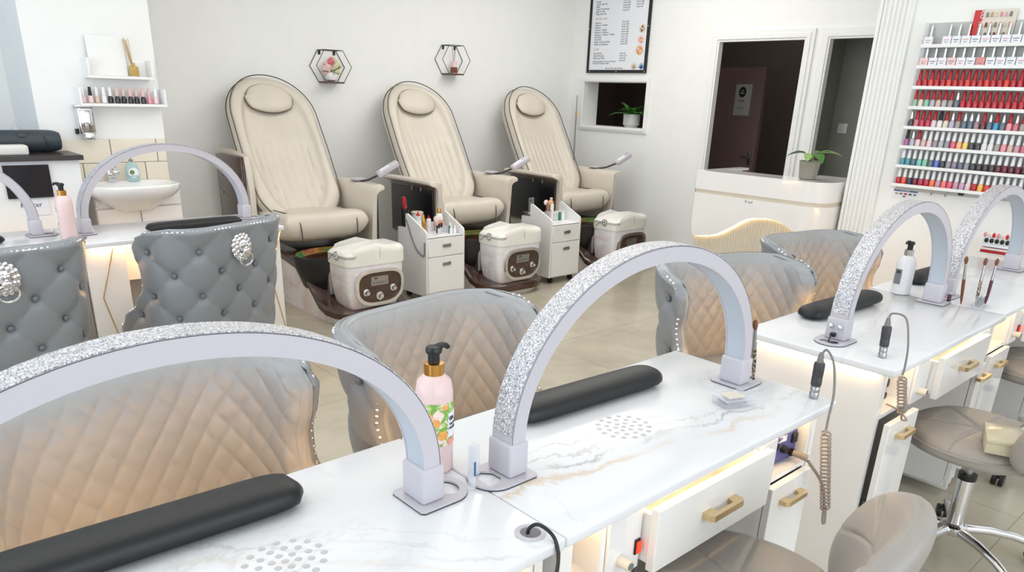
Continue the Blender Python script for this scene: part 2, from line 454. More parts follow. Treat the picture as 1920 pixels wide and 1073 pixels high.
# folded-back hall door with its notice
t = thing('hall_door', 'dull pink hall door standing open behind the left doorway', 'door', (7.35, 4.96, 0), 0)
dn = Matrix.Rotation(math.radians(-14), 4, 'Z')
m = MB(); m.box(0, -.76, .01, .04, 0, 1.82, M=dn); m.build('panel', 'pink_door', t, smooth=False)
m = MB(); m.box(-.012, -.61, 1.36, -.001, -.39, 1.66, M=dn); n_ = m.build('notice', 'pot_light', t, smooth=False); n_['label'] = 'pale paper notice with a dark round emblem'
m = MB(); m.lathe([(.05, 0), (.05, .002)], 24, dn @ Matrix.Translation((-.0125, -.49, 1.585)) @ Matrix.Rotation(-PI/2, 4, 'Y')); m.build('emblem', 'black_plastic', n_)
text('emblem_text', 'THE\nNAILS', .023, 'text_white', n_, dn @ facing((-.0155, -.49, 1.590), (-1, 0, 0)), 'CENTER')
text('notice_text', 'STAFF', .03, 'text_black', n_, dn @ facing((-.0135, -.49, 1.49), (-1, 0, 0)), 'CENTER')
text('notice_text', 'only please', .02, 'text_grey', n_, dn @ facing((-.0135, -.49, 1.43), (-1, 0, 0)), 'CENTER')
m = MB(); m.box(-.012, -.72, .88, 0, -.68, 1.02, .004, 2, M=dn); m.cyl(dn @ Vector((-.03, -.70, .96)), dn @ Vector((-.03, -.60, .96)), .008); m.cyl(dn @ Vector((0, -.70, .96)), dn @ Vector((-.034, -.70, .96)), .008); m.build('handle', 'steel', t)
# light switch on store wall
props(MB().box(6.408, 2.96, 1.27, 6.4195, 3.04, 1.35, .003, 2).build('light_switch', 'pot_light'), 'square light switch on the grey wall through the right doorway', 'switch')
props(MB().box(6.408, 2.5, .90, 6.4195, 2.65, .98, .003, 2).build('wall_socket', 'pot_light'), 'white double wall socket low on the grey wall beyond the counter', 'socket')
# ------------------------------------------------------------------ nail desks
TOP = .77
def handle_mb(xc, y, z, L=.115, depth=.026, h=.013, foot=.030):
    """flat bar pull with two square feet; the bar stands off towards -y"""
    a = L/2
    poly = [(-a, 0), (-a, -depth*.7), (-a+.008, -depth), (a-.008, -depth), (a, -depth*.7), (a, 0), (a-foot*.8, 0), (a-foot, -depth*.62), (-a+foot, -depth*.62), (-a+foot*.8, 0)]
    m = MB(); m.prism([(xc+p, y+q) for p, q in poly], z-h/2, z+h/2); return m
def nail_desk(x0, x1, yc, label, cabs=(), drawers=(), red=True, marb='marble_gold', rz=0, holes=None, chevron=False, side_led=False, grommet=None, group='marble topped nail desks'):
    W = x1-x0; xc = (x0+x1)/2; hw = W/2
    t = thing('nail_desk', label, 'desk', (xc, yc, 0), rz, group)
    m = MB(); m.box(-hw, -.255, TOP-.024, hw, .255, TOP, .005, 3); m.build('desktop', marb, t)
    m = MB()
    m.box(-hw+.022, -.222, .02, -hw+.04, .20, TOP-.024); m.box(hw-.04, -.222, .02, hw-.022, .20, TOP-.024)
    m.box(-hw+.04, .03, .02, hw-.04, .045, TOP-.024)
    m.build('body', 'gloss_white', t, smooth=False)
    MB().box(-hw+.05, -.226, TOP-.031, hw-.05, -.214, TOP-.0245).build('led_strip', 'led_warm', t, smooth=False)['label'] = 'lit warm strip under the working edge'
    MB().box(-hw+.05, .236, TOP-.031, hw-.05, .246, TOP-.0245).build('led_strip', 'led_client', t, smooth=False)
    if side_led: MB().box(-hw+.010, -.20, TOP-.030, -hw+.018, .20, TOP-.0245).build('led_strip', 'led_warm', t, smooth=False)
    for (a, b, pull) in cabs:                       # local x range, how far the door is pulled
        m = MB(); m.box(a, -.22, .06, a+.014, .029, TOP-.026); m.box(b-.014, -.22, .06, b, .029, TOP-.026)
        m.box(a+.014, -.22, .588, b-.014, .015, .602); m.box(a+.014, -.2, .06, b-.014, .029, .075); m.box(a+.014, .015, .075, b-.014, .029, TOP-.026)
        m.build('cabinet_box', 'gloss_white', t, smooth=False)
        yd = -.222-pull
        d = MB().box(a+.002, yd-.019, .09, b-.002, yd, .584, .0012, 1).build('door', 'gloss_white', t, smooth=False)
        handle_mb((a+b)/2, yd-.019, .535, .105).build('door_handle', 'gold', d)['label'] = 'gold bar handle'
        if pull > .01:
            mm = MB(); mm.box(a+.03, yd, .12, a+.036, -.0, .30); mm.build('runner', 'steel', d, smooth=False)
    for (s0, a, b) in drawers:                      # strip start, drawer start, drawer end
        m = MB(); m.box(s0, -.228, .585, a-.002, -.212, TOP-.026); m.box(s0, -.212, .585, b, .025, .597)
        m.box(b-.012, -.215, .585, b, .025, TOP-.026)
        m.build('drawer_box', 'gloss_white', t, smooth=False)
        f = MB().box(a, -.266, .585, b-.07, -.246, .729, .0012, 1)
        f.box(a+.002, -.246, .60, a+.014, .02, .712); f.box(a+.014, -.24, .60, b-.075, .02, .61); f.box(b-.085, -.246, .60, b-.072, .02, .712)
        d = f.build('drawer', 'gloss_white', t, smooth=False)
        handle_mb((a+b-.07)/2, -.266, .662, .125, .028, .015, .034).build('drawer_handle', 'gold', d)['label'] = 'gold bar handle'
        g = MB().box(b-.066, -.235, .588, b-.002, -.224, .728)
        g.build('filler_panel', 'gloss_white', t, smooth=False)
        for q, (px, pz) in enumerate(((.030, .712), (.018, .69), (.034, .69), (.026, .66), (.012, .635), (.034, .632), (.012, .60))):
            MB().cyl((b-.066+px, -.2353, pz), (b-.066+px, -.2345, pz), .0022, n=8).build('screw_hole', 'dark_grey', t)
        kx = (s0+a)/2
        k = MB(); k.cyl((kx-.012, -.228, .625), (kx-.012, -.256, .625), .0125, .0115, n=20); k = k.build('knob', 'bone', t)
        MB().cyl((kx-.012, -.256, .625), (kx-.012, -.2575, .625), .008, n=16).build('knob_cap', 'mid_grey', k)
        if red:
            k = MB().box(a-.020, -.232, .620, a-.004, -.228, .655, .001, 1).build('switch', 'black_plastic', t)
            MB().box(a-.018, -.237, .624, a-.006, -.232, .651, .002, 2).build('rocker', 'switch_red', k)
    if holes:
        m = MB()
        for (r, n) in ((.0, 1), (.020, 6), (.040, 11), (.060, 15)):
            for k in range(n):
                a = 2*PI*k/n+r*30; px = holes[0]+r*math.cos(a)*1.05; py = holes[1]+r*math.sin(a)*.95
                m.lathe([(.0045, TOP+.0004), (.0055, TOP+.0008), (.0062, TOP+.0003)], 10, Matrix.Translation((px, py, 0)))
        m.build('dust_vent', 'lamp_white', t)
        m = MB()
        for (r, n) in ((.0, 1), (.020, 6), (.040, 11), (.060, 15)):
            for k in range(n):
                a = 2*PI*k/n+r*30; px = holes[0]+r*math.cos(a)*1.05; py = holes[1]+r*math.sin(a)*.95
                m.lathe([(.0044, TOP+.0002), (.0044, TOP+.0005)], 8, Matrix.Translation((px, py, 0)))
        m.build('vent_holes', 'pot_light', t)
    if grommet:
        gx, gy = grommet
        g = MB().lathe([(.018, TOP), (.027, TOP), (.0275, TOP+.002), (.024, TOP+.003), (.019, TOP+.003), (.018, TOP)], 28, Matrix.Translation((gx, gy, 0))).build('grommet', 'lamp_white', t)
        MB().lathe([(.018, TOP+.0002), (.018, TOP+.0006)], 24, Matrix.Translation((gx, gy, 0))).build('grommet_hole', 'mid_grey', g)
    if chevron:
        for sx in (-1, 1):                           # pedestals with a folded gold line
            m = MB(); x = sx*(hw-.11)
            m.box(x-.088, .185, .02, x+.088, .232, TOP-.026, .002, 1); m.build('pedestal', 'gloss_white', t, smooth=False)
            x0_ = .36 if sx > 0 else -.494
            q = [(x0_+dx, .2335, dz) for dx, dz in ((0, .742), (.078, .50), (.012, .18), (0, .07))]
            m2 = MB(); m2.tube(q, .0035, 6); m2.build('gold_inlay', 'gold', t)
        m = MB().box(-hw+.2, .150, .56, hw-.2, .184, TOP-.026); m.build('apron', 'gloss_white', t, smooth=False)
    return t
nail_desk(-.185, .8195, .99, 'white marble topped desk nearest the camera, with the cable grommet', cabs=[(.335, .458, 0)], drawers=[(-.26, -.16, .33)], marb='marble_grey', holes=(.10, -.015), grommet=(.463, -.205))
nail_desk(.821, 1.825, .99, 'white marble desk with gold veining and a drill box in its cubbyhole', cabs=[(-.460, -.352, 0), (.262, .460, 0)], drawers=[(-.35, -.250, .258)], marb='marble_gold', holes=(-.065, -.015))
nail_desk(2.19, 3.20, .99, 'white marble desk across the gap, whose drawer unit door hangs open', cabs=[(-.463, -.24, .02), (.40, .463, 0)], drawers=[(-.235, -.12, .397)], red=False, marb='marble_pale', side_led=True)
nail_desk(3.206, 4.40, 1.0, 'farthest marble desk in the near row, by the polish rack', cabs=[(-.555, -.32, .0), (.3, .555, 0)], drawers=[(-.315, -.21, .29)], marb='marble_grey')
nail_desk(.815, 1.83, 4.13, 'white desk with gold chevron inlay in front of the washbasin', marb='marble_pale', rz=PI, chevron=True, cabs=[(-.46, -.26, 0)])
nail_desk(-.21, .805, 4.13, 'white desk with gold chevron inlay at the far left', marb='marble_grey', rz=PI, chevron=True)

# ------------------------------------------------------------------ arch lamps
def arch_pts(a, b, z0, n=56, p=2.03):
    out = []
    for i in range(n+1):
        th = PI*i/n; c, s_ = math.cos(th), math.sin(th)
        out.append((-a*math.copysign(abs(c)**(2/p), c), z0+b*abs(s_)**(2/p)))
    return out
def sweep_arch(sec, a, b, z0, n=56, skip=0):
    """sec: list of (y, r) points of the cross-section, r outwards"""
    P = arch_pts(a, b, z0, n); P = P[skip:len(P)-skip] if skip else P
    m = MB(); K = len(sec)
    vs = []
    for i, (x, z) in enumerate(P):
        x1, z1 = P[min(i+1, len(P)-1)]; x0, z0_ = P[max(i-1, 0)]
        d = Vector((x1-x0, z1-z0_)).normalized(); nrm = Vector((-d.y, d.x))
        vs += [(x+nrm.x*r, y, z+nrm.y*r) for y, r in sec]
    fs = [(i*K+k, i*K+(k+1) % K, (i+1)*K+(k+1) % K, (i+1)*K+k) for i in range(len(P)-1) for k in range(K)]
    fs += [tuple(range(K)), tuple((len(P)-1)*K+k for k in range(K))]
    return m.add(vs, fs)
def base_plate(sx, w=.118, d=.102, hole='round'):
    """D-shaped plate; the round side points outwards (sx)"""
    poly = []; n = 24
    for k in range(n+1):
        a = -PI/2+PI*k/n; poly.append((sx*(.042+.048*math.cos(a)), d/2*math.sin(a)))
    poly += [(-sx*.032, d/2), (-sx*.038, d/2-.006), (-sx*.038, -d/2+.006), (-sx*.032, -d/2)]
    N = len(poly); cx = sx*.050; hl = []
    for k, (x, y) in enumerate(poly):
        a = math.atan2(y, x-cx)
        if hole == 'round': hl.append((cx+.026*math.cos(a), .030*math.sin(a)))
        else:
            c, s_ = math.cos(a), math.sin(a); q = min(.021/max(1e-6, abs(c)), .030/max(1e-6, abs(s_))); hl.append((cx+q*c, q*s_))
    return poly, hl
def arch_lamp(cx, cy, z, label, rz=0, glit='rhinestone', span=.855, rise=.328, extras=None):
    t = thing('arch_lamp', label, 'lamp', (cx, cy, z+.0004), rz, 'arched desk lamps')
    hs = span/2; z0 = .072
    th = .0175; hw = .0295
    sec = [(-hw, -th), (-hw, th), (hw, th), (hw, -th), (hw-.004, -th), (hw-.004, -th+.004), (-hw+.004, -th+.004), (-hw+.004, -th)]
    sweep_arch(sec, hs, rise, z0).build('arch', 'lamp_white', t)
    sweep_arch([(-.0275, th+.0003), (-.0275, th+.002), (.0275, th+.002), (.0275, th+.0003)], hs, rise, z0, skip=1).build('rhinestone_trim', glit, t)['label'] = 'sparkling silver crystal band'
    sweep_arch([(-hw+.0045, -th+.001), (-hw+.0045, -th+.0038), (hw-.0045, -th+.0038), (hw-.0045, -th+.001)], hs, rise, z0).build('diffuser', 'diffuser', t)
    sweep_arch([(-hw-.0004, th-.0012), (-hw-.0004, th-.0002), (-hw+.0004, th-.0002), (-hw+.0004, th-.0012)], hs, rise, z0).build('seam_line', 'dark_grey', t)
    for sx in (-1, 1):
        s_ = MB().box(sx*hs-.025, -.034, .0065, sx*hs+.025, .034, z0+.006, .006, 3).build('socket', 'lamp_white', t)
        poly, hl = base_plate(sx, hole='round' if sx > 0 else 'square')
        M = Matrix.Translation((sx*hs, 0, 0))
        p = MB().prism(poly, .0022, .0065, M, hl).build('base_plate', 'lamp_white', t)
        MB().prism([(x*1.006, y*1.012) for x, y in poly], .0, .0022, M, hl).build('rubber_pad', 'dark_grey', p)
        if extras == 'knobs' and sx < 0:
            for k in (-1, 1): MB().sphere((sx*hs-.031, k*.015, .052), .0085, 14).build('knob', 'chrome', s_)
            MB().box(sx*hs-.040, -.006, .018, sx*hs-.026, .010, .030, .002, 2).tube(spline([(sx*hs-.038, .0, .024), (sx*hs-.052, 0, .022), (sx*hs-.055, 0, .004), (sx*hs-.04, -.02, .003), (sx*hs-.075, .028, .003)]), .002).build('power_plug', 'black_plastic', s_)
    return t
arch_lamp(.278, .998, TOP, 'biggest white arch lamp, cut off by the left edge of the picture', rise=.312)
arch_lamp(1.307, .975, TOP, 'white arch lamp over the black hand rest on the gold veined desk', span=.823)
arch_lamp(2.747, .985, TOP, 'arch lamp with two chrome knobs on its base, beside the clear lotion bottle', glit='rhinestone_band', extras='knobs', span=.81)
arch_lamp(3.75, 1.0, TOP, 'arch lamp at the right edge, in front of the polish rack', glit='crystal')
arch_lamp(1.335, 4.18, TOP, 'white arch lamp framing the washbasin', rz=.10)
arch_lamp(.285, 4.19, TOP, 'white arch lamp at far left beside the pink lotion bottle', rz=.03)

# ------------------------------------------------------------------ hand rests
def hand_rest(cx, cy, z, L, label, rz=0, W=.10, H=.062):
    m = MB(); nu, nv = 28, 30
    def fn(u, v):
        s_ = -1+2*v; e = (1-abs(s_)**11)**.5 if abs(s_) < 1 else 0; e = max(.02, e)
        a = 2*PI*u; c, q = math.cos(a), math.sin(a)
        y = W/2*math.copysign(abs(c)**.75, c)*(.35+.65*e); zz = H/2*math.copysign(abs(q)**.8, q)*(.3+.7*e)
        zz = zz*(.55 if zz < 0 else 1)
        return (s_*L/2, y, H/2*.55+zz+.001)
    m.grid(fn, nu, nv, closed_u=True); m.f += [tuple(range(nu)), tuple((nv-1)*nu+k for k in range(nu))]; m.mi += [0, 0]
    o = m.build('hand_rest', 'black_vinyl', None, angle=80, loc=(cx, cy, z)); o.rotation_euler = (0, 0, rz)
    return props(o, label, 'hand rest', 'padded hand rests')
hand_rest(.27, 1.155, TOP, .52, 'big black padded hand rest on the nearest desk, under the largest arch', rz=-.035, W=.105, H=.068)
hand_rest(1.31, 1.135, TOP, .50, 'black padded hand rest in the middle of the gold veined desk', rz=-.055)
hand_rest(2.73, 1.155, TOP, .50, 'black padded hand rest beside the clear lotion bottle', rz=-.055)
hand_rest(3.62, 1.16, TOP, .44, 'black hand rest half hidden behind the second arch from the right', rz=-.04)
hand_rest(1.42, 4.06, TOP, .50, 'dark hand rest on the desk in front of the washbasin', rz=.04, H=.055)
hand_rest(.33, 4.08, TOP, .46, 'dark hand rest on the far left desk behind the lion knocker chair', rz=.03, H=.055)
# ------------------------------------------------------------------ barrel chairs
def interp(tab, x):
    if x <= tab[0][0]: return tab[0][1]
    for (a, p), (b, q) in zip(tab, tab[1:]):
        if x <= b:
            k = (x-a)/(b-a); k = k*k*(3-2*k); return p+(q-p)*k
    return tab[-1][1]
WING = [(.30, .60), (.42, .62), (.48, .58), (.55, .50), (.63, .445), (.70, .435), (.77, .455), (.82, .46), (.855, .44), (.885, .385), (.905, .29)]
ZB, ZT = .33, .905
def plan(a, z, off):
    """point at signed arc length a from the middle of the back, height z, offset outwards"""
    s_ = -1 if a < 0 else 1; a = abs(a); st, rad = .13, .17
    if a < st: x, y, nx, ny = a, 0, 0, 1
    elif a < st+rad*PI/2:
        t_ = (a-st)/rad; x = st+rad*math.sin(t_); y = -rad*(1-math.cos(t_)); nx, ny = math.sin(t_), math.cos(t_)
    else:
        x = st+rad; y = -rad-(a-st-rad*PI/2); nx, ny = 1, 0
        x += .25*(a-st-rad*PI/2)**1.5
    k = 1+.22*(z-.6); lean = .11*(z-.5)
    flare = .012*max(0, (z-.8)/.1)**2
    x = (x+nx*(off+flare))*k; y = .235+y*k+ny*(off+flare)+lean
    return Vector((s_*x, y, z))
def shell(off, pattern, na, nz, rnd=.03):
    def fn(u, v):
        z = ZB+(ZT-ZB)*v; A = interp(WING, z); a = A*(2*u-1)
        e = min(1, (1-abs(2*u-1))*A/rnd, (1-v)*(ZT-ZB)/rnd); e = e*(2-e)
        return plan(a, z, off-(1-e)*(.022 if off > .02 else -.022)+pattern(a, z)*e)
    return MB().grid(fn, na, nz)
def quilt(a, z):
    u, v = (a/.062+z/.080), (a/.062-z/.080)
    return -.0055*(abs(math.sin(PI*u))*abs(math.sin(PI*v)))**.32
TB = [(k*.19, z) for z in (.80, .60) for k in (-2, -1, 0, 1, 2)]+[((k+.5)*.19, z) for z in (.70, .50) for k in (-3, -2, -1, 0, 1, 2)]
def tuft(a, z):
    u, v = (a/.19+(z-.80)/.20), (a/.19-(z-.80)/.20)
    p = (abs(math.sin(PI*u))*abs(math.sin(PI*v)))**.5
    d = min((a-b)**2+(z-c)**2 for b, c in TB)
    return .013*p-.016*math.exp(-d/.0007)
def make_barrel(label, group, loc, rz):
    t = thing('barrel_chair', label, 'chair', loc, rz, group)
    shell(.030, tuft, 120, 64, .02).build('outer_back', 'grey_leather', t, angle=80)
    shell(-.028, quilt, 250, 116, .05).build('inner_back', 'grey_leather_inner', t, angle=80)
    # edge band between the two skins, following wings and top
    edge = []
    zs = [ZB+(ZT-ZB)*k/30 for k in range(31)]
    for z in zs: edge.append((-interp(WING, z), z))
    for k in range(1, 24): edge.append((interp(WING, ZT)*(-1+2*k/24), ZT))
    for z in reversed(zs): edge.append((interp(WING, z), z))
    vs = []; K = 9
    for a, z in edge:
        A = plan(a, z, .006); B_ = plan(a, z, -.004); c = (A+B_)/2
        n_ = (plan(a, z, .03)-plan(a, z, -.03)).normalized()
        s_ = 1 if a > 0 else -1
        tg = (plan(a+.002, z, 0)-plan(a-.002, z, 0)).normalized()
        out = Vector((0, 0, 1)) if abs(z-ZT) < 1e-6 and abs(a) < interp(WING, ZT)-.001 else (tg*s_*.9+Vector((0, 0, .35 if z > .8 else 0))).normalized()
        for k in range(K):
            b = -PI/2+PI*k/(K-1); vs.append(c+n_*.019*math.sin(b)+out*(.012*math.cos(b)-.012))
    fs = [(i*K+k, i*K+k+1, (i+1)*K+k+1, (i+1)*K+k) for i in range(len(edge)-1) for k in range(K-1)]
    MB().add(vs, fs).build('edge_band', 'grey_leather_inner', t, angle=80)
    # nailhead trim down both wings and along the top of the outer skin
    path = [plan(a, z, .0305) if i else plan(a, z, .0305) for i, (a, z) in enumerate(edge)]
    pin = []
    for (a, z), p in zip(edge, path):
        s_ = 1 if a > 0 else -1
        if abs(z-ZT) < 1e-6: pin.append(plan(a, z-.013, .027))
        else: pin.append(plan(a-s_*.012, min(z, ZT-.013), .024))
    m = MB(); m.tube(pin[::2]+[pin[-1]], .003, 6)
    acc = 0; last = pin[0]
    hd = [pin[0]]
    for p in pin[1:]:
        while (p-last).length > .020:
            last = last+(p-last).normalized()*.020; hd.append(last.copy())
    for p in hd: m.sphere(p+Vector((p.x, p.y-.06, 0)).normalized()*.001, .0066, 8)
    m.build('nailhead_trim', 'chrome', t)
    for b, c in TB:
        if abs(b) > interp(WING, c)-.03: continue
        p = plan(b, c, .0255); n_ = (plan(b, c, .03)-plan(b, c, 0)).normalized()
        M = Matrix.Translation(p) @ n_.to_track_quat('Z', 'Y').to_matrix().to_4x4()
        if not (abs(b) < .01 and c > .75): MB().lathe([(.0115, -.004), (.0115, .002), (.008, .0055), (0, .007)], 12, M).build('button', 'chair_trim', t)
    # seat
    def sf(u, v):
        a = 2*PI*u; r = 1-(2*abs(v-.5))**6; r = max(.02, r)**.5
        c, s_ = math.cos(a), math.sin(a)
        return (.245*math.copysign(abs(c)**.7, c)*(.82+.18*r) if v else 0, -.035+.255*math.copysign(abs(s_)**.7, s_)*(.82+.18*r), .37+.13*v+.015*(v > .95))
    m = MB().grid(sf, 36, 12, closed_u=True); m.f += [tuple(range(36)), tuple(11*36+k for k in range(36))]; m.mi += [0, 0]
    m.build('seat', 'grey_leather_inner', t, angle=60)
    m = MB(); m.box(-.24, -.25, .30, .24, .22, .37, .02, 2); m.build('seat_frame', 'grey_leather', t)
    m = MB(); m.tube([(-.235, -.285, .385), (0, -.30, .385), (.235, -.285, .385)], .003, 6)
    for k in range(24): m.sphere((-.235+.47*k/23, -.2925-.008*math.sin(PI*k/23), .385), .0062, 8)
    m.build('seat_trim', 'chrome', t)
    for sx in (-1, 1):
        for sy in (-1, 1):
            MB().cyl((sx*.19, -.03+sy*.19, .31), (sx*.23, -.03+sy*.23, 0), .017, .010, 14).build('leg', 'chrome', t)
    # lion head door knocker in the middle of the back
    p = plan(0, .80, .034); k = MB(); n = 15
    O = p+Vector((0, .004, -.005))
    def el(dx, dz, dy, r, sc=(1, 1, 1), q=10): k.sphere(O+Vector((dx, dy, dz)), r, q, sc)
    k.lathe([(.050, -.006), (.046, .004), (0, .010)], 24, Matrix.Translation(O) @ Matrix.Rotation(-PI/2, 4, 'X'), 1, 1.15)
    for rad, cnt, r in ((.046, 15, .0125), (.034, 12, .0115)):
        for i in range(cnt):
            a = 2*PI*i/cnt+(rad > .04)*.2; el(rad*math.cos(a), rad*1.15*math.sin(a)+.004, .006+(.046-rad)*.6, r, (1, .9, 1.2), 8)
    el(0, .008, .014, .026, (1, .8, 1.2)); el(0, -.010, .032, .0125, (1.2, .9, .8)); el(0, .002, .036, .007, (1.1, .9, .8)); el(0, -.022, .026, .009, (1.2, .8, .8))
    for s_ in (-1, 1): el(s_*.011, .016, .030, .0065); el(s_*.012, .025, .028, .007, (1.4, .7, .6)); el(s_*.027, .036, .012, .009); el(s_*.010, -.012, .034, .008)
    kn = k.build('lion_knocker', 'chrome', t); kn['label'] = 'chrome lion head door knocker'
    MB().tube([O+Vector((.036*math.sin(2*PI*i/28), .030-.004*math.cos(2*PI*i/28), -.048-.031*math.cos(2*PI*i/28))) for i in range(28)], .0045, 8, closed=True).build('knocker_ring', 'chrome', kn)
    return t
bc = make_barrel('grey barrel chair with lion knocker, standing at the basin desk', 'grey barrel chairs', (1.245, 3.60, 0), PI+.34)
dup(bc, (.365, 3.49, 0), PI+.14, 'grey tufted chair with lion knocker, cut by the left edge')
q1_ = dup(bc, (.41, 1.37, 0), .30, 'quilted grey chair filling the lower left, behind the nearest hand rest')
dup(bc, (1.24, 1.48, 0), .17, 'quilted grey chair behind the pink lotion bottle with mango label')
dup(bc, (2.52, 1.38, 0), -.26, 'quilted grey chair just right of the middle arch lamp')
dup(bc, (3.41, 1.46, 0), -.15, 'farthest quilted grey chair, behind the arch with chrome knobs')

# ------------------------------------------------------------------ cushion maker
def sq2disc(u, v, k=1.0):
    x = u*math.sqrt(max(0, 1-v*v/2*k)); y = v*math.sqrt(max(0, 1-u*u/2*k)); return x, y
def cushion(pos, nrm, T, nu=28, nv=28, p=6, back=1.0, disp=None, front_only=False):
    """two skins over u,v in [-1,1], closed at the rim"""
    m = MB(); vs = []
    def th(u, v): return (max(0, (1-abs(u)**p))*max(0, (1-abs(v)**p)))**.5
    for side in (1, -1):
        for j in range(nv):
            for i in range(nu):
                u = -1+2*i/(nu-1); v = -1+2*j/(nv-1); u = math.sin(u*PI/2)*.45+u*.55; v = math.sin(v*PI/2)*.45+v*.55
                P = Vector(pos(u, v)); N = Vector(nrm(u, v)).normalized()
                h = T/2*th(u, v)*(1 if side > 0 else back)
                if disp and side > 0: h += disp(u, v)*min(1, th(u, v)*1.5)
                vs.append(P+N*h*side)
    fs = []
    for sd in (0, 1):
        o = sd*nu*nv
        for j in range(nv-1):
            for i in range(nu-1):
                q = (o+j*nu+i, o+j*nu+i+1, o+(j+1)*nu+i+1, o+(j+1)*nu+i); fs.append(q if sd == 0 else q[::-1])
    m.add(vs, fs); bm = bmesh.new()
    for v in m.v: bm.verts.new(v)
    bm.verts.ensure_lookup_table()
    for f in m.f: bm.faces.new([bm.verts[i] for i in f])
    bmesh.ops.remove_doubles(bm, verts=bm.verts[:], dist=1e-5)
    r = MB(); r.bm(bm); return r

# ------------------------------------------------------------------ rolling stools
def make_stool(label, loc, rz, group):
    t = thing('rolling_stool', label, 'stool', loc, rz, group)
    SR = .225
    def seam(u, v):
        x, y = sq2disc(u, v); d = 1
        for a in (0, PI/3, 2*PI/3): d = min(d, abs(x*math.sin(a)-y*math.cos(a)))
        return -.006*math.exp(-(d/.02)**2)-.010*math.exp(-((x*x+y*y)/.015))+.004*math.exp(-((x*x+y*y-.45)**2)/.05)
    def sp_(u, v): x, y = sq2disc(u, v); return (x*SR, y*SR*.98, .455+.03*max(0, -y-.55))
    cushion(sp_, lambda u, v: (0, 0, 1), .085, 84, 84, 8, .9, seam).build('seat', 'stool_leather', t, angle=80)
    m = MB().tube([(SR*1.005*math.cos(2*PI*k/48), SR*.985*math.sin(2*PI*k/48), .462+.03*max(0, -math.sin(2*PI*k/48)-.55)) for k in range(48)], .0035, 6, closed=True); m.build('seat_piping', 'stool_leather', t)
    # low lobed backrest
    def bp(u, v):
        x, y = sq2disc(u, v, .9)
        a = x*.95; R_ = SR*1.02+.05*(y+1)*.5
        return (R_*math.sin(a), -R_*math.cos(a)-.02*(y+1), .60+y*.155-.05*x*x)
    def bn(u, v):
        x, y = sq2disc(u, v, .9); a = x*.95; return (-math.sin(a), math.cos(a), .35)
    def bs(u, v):
        x, y = sq2disc(u, v, .9); d = min(abs(x*.8-y*.6-.1), abs(x*.8+y*.6+.1), abs(y-.1)*(1 if x > 0 else 9))
        return -.006*math.exp(-(d/.022)**2)
    cushion(bp, bn, .07, 72, 60, 6, 1, bs).build('backrest', 'stool_leather', t, angle=80)
    m = MB(); m.tube(spline([(0, -.05, .40), (0, -.2, .395), (0, -.262, .44), (0, -.27, .56)], 6), .012, 8); m.build('back_bracket', 'chrome', t)
    MB().box(-.09, -.09, .395, .09, .09, .415, .004, 1).build('seat_plate', 'black_plastic', t)
    MB().cyl((0, 0, .30), (0, 0, .40), .014, n=16).build('piston', 'steel', t)
    MB().cyl((0, 0, .305), (0, 0, .325), .029, n=24).build('collar', 'black_plastic', t)
    MB().cyl((0, 0, .12), (0, 0, .306), .026, n=24).build('column', 'chrome', t)
    MB().lathe([(.040, .095), (.046, .105), (.044, .125), (.028, .135)], 24).build('hub', 'chrome', t)
    for k in range(5):
        a = 2*PI*k/5+.5; c, s_ = math.cos(a), math.sin(a)
        m = MB().tube([(c*r, s_*r, z) for r, z in ((.035, .112), (.12, .112), (.20, .100), (.262, .080), (.285, .068))], lambda q: .017-.005*q, 12); lg = m.build('leg', 'chrome', t)
        m = MB(); m.cyl((c*.28, s_*.28, .045), (c*.28, s_*.28, .075), .007)
        m.cyl((c*.29-s_*.022, s_*.29+c*.022, .026), (c*.29-s_*.006, s_*.29+c*.006, .026), .0255, n=18); m.cyl((c*.29+s_*.006, s_*.29-c*.006, .026), (c*.29+s_*.022, s_*.29-c*.022, .026), .0255, n=18)
        m.box(-.012, -.02, .03, .012, .02, .052, .003, 1, M=Matrix.Translation((c*.285, s_*.285, 0)) @ Matrix.Rotation(a, 4, 'Z'))
        m.build('caster', 'black_plastic', lg)
    return t
st = make_stool('taupe rolling stool carrying the small clear box, behind the open cabinet door', (2.69, .60, 0), -.12, 'taupe rolling stools')
s1_ = dup(st, (1.285, .655, 0), .30, 'taupe rolling stool nearest the camera, pushed under the drawer of the gold veined desk')
dup(st, (3.72, .66, 0), .15, 'farthest taupe stool, mostly hidden at the right edge under the desks')
s1_.scale = (1, 1, 1.045); q1_.scale = (1.12, 1, 1)
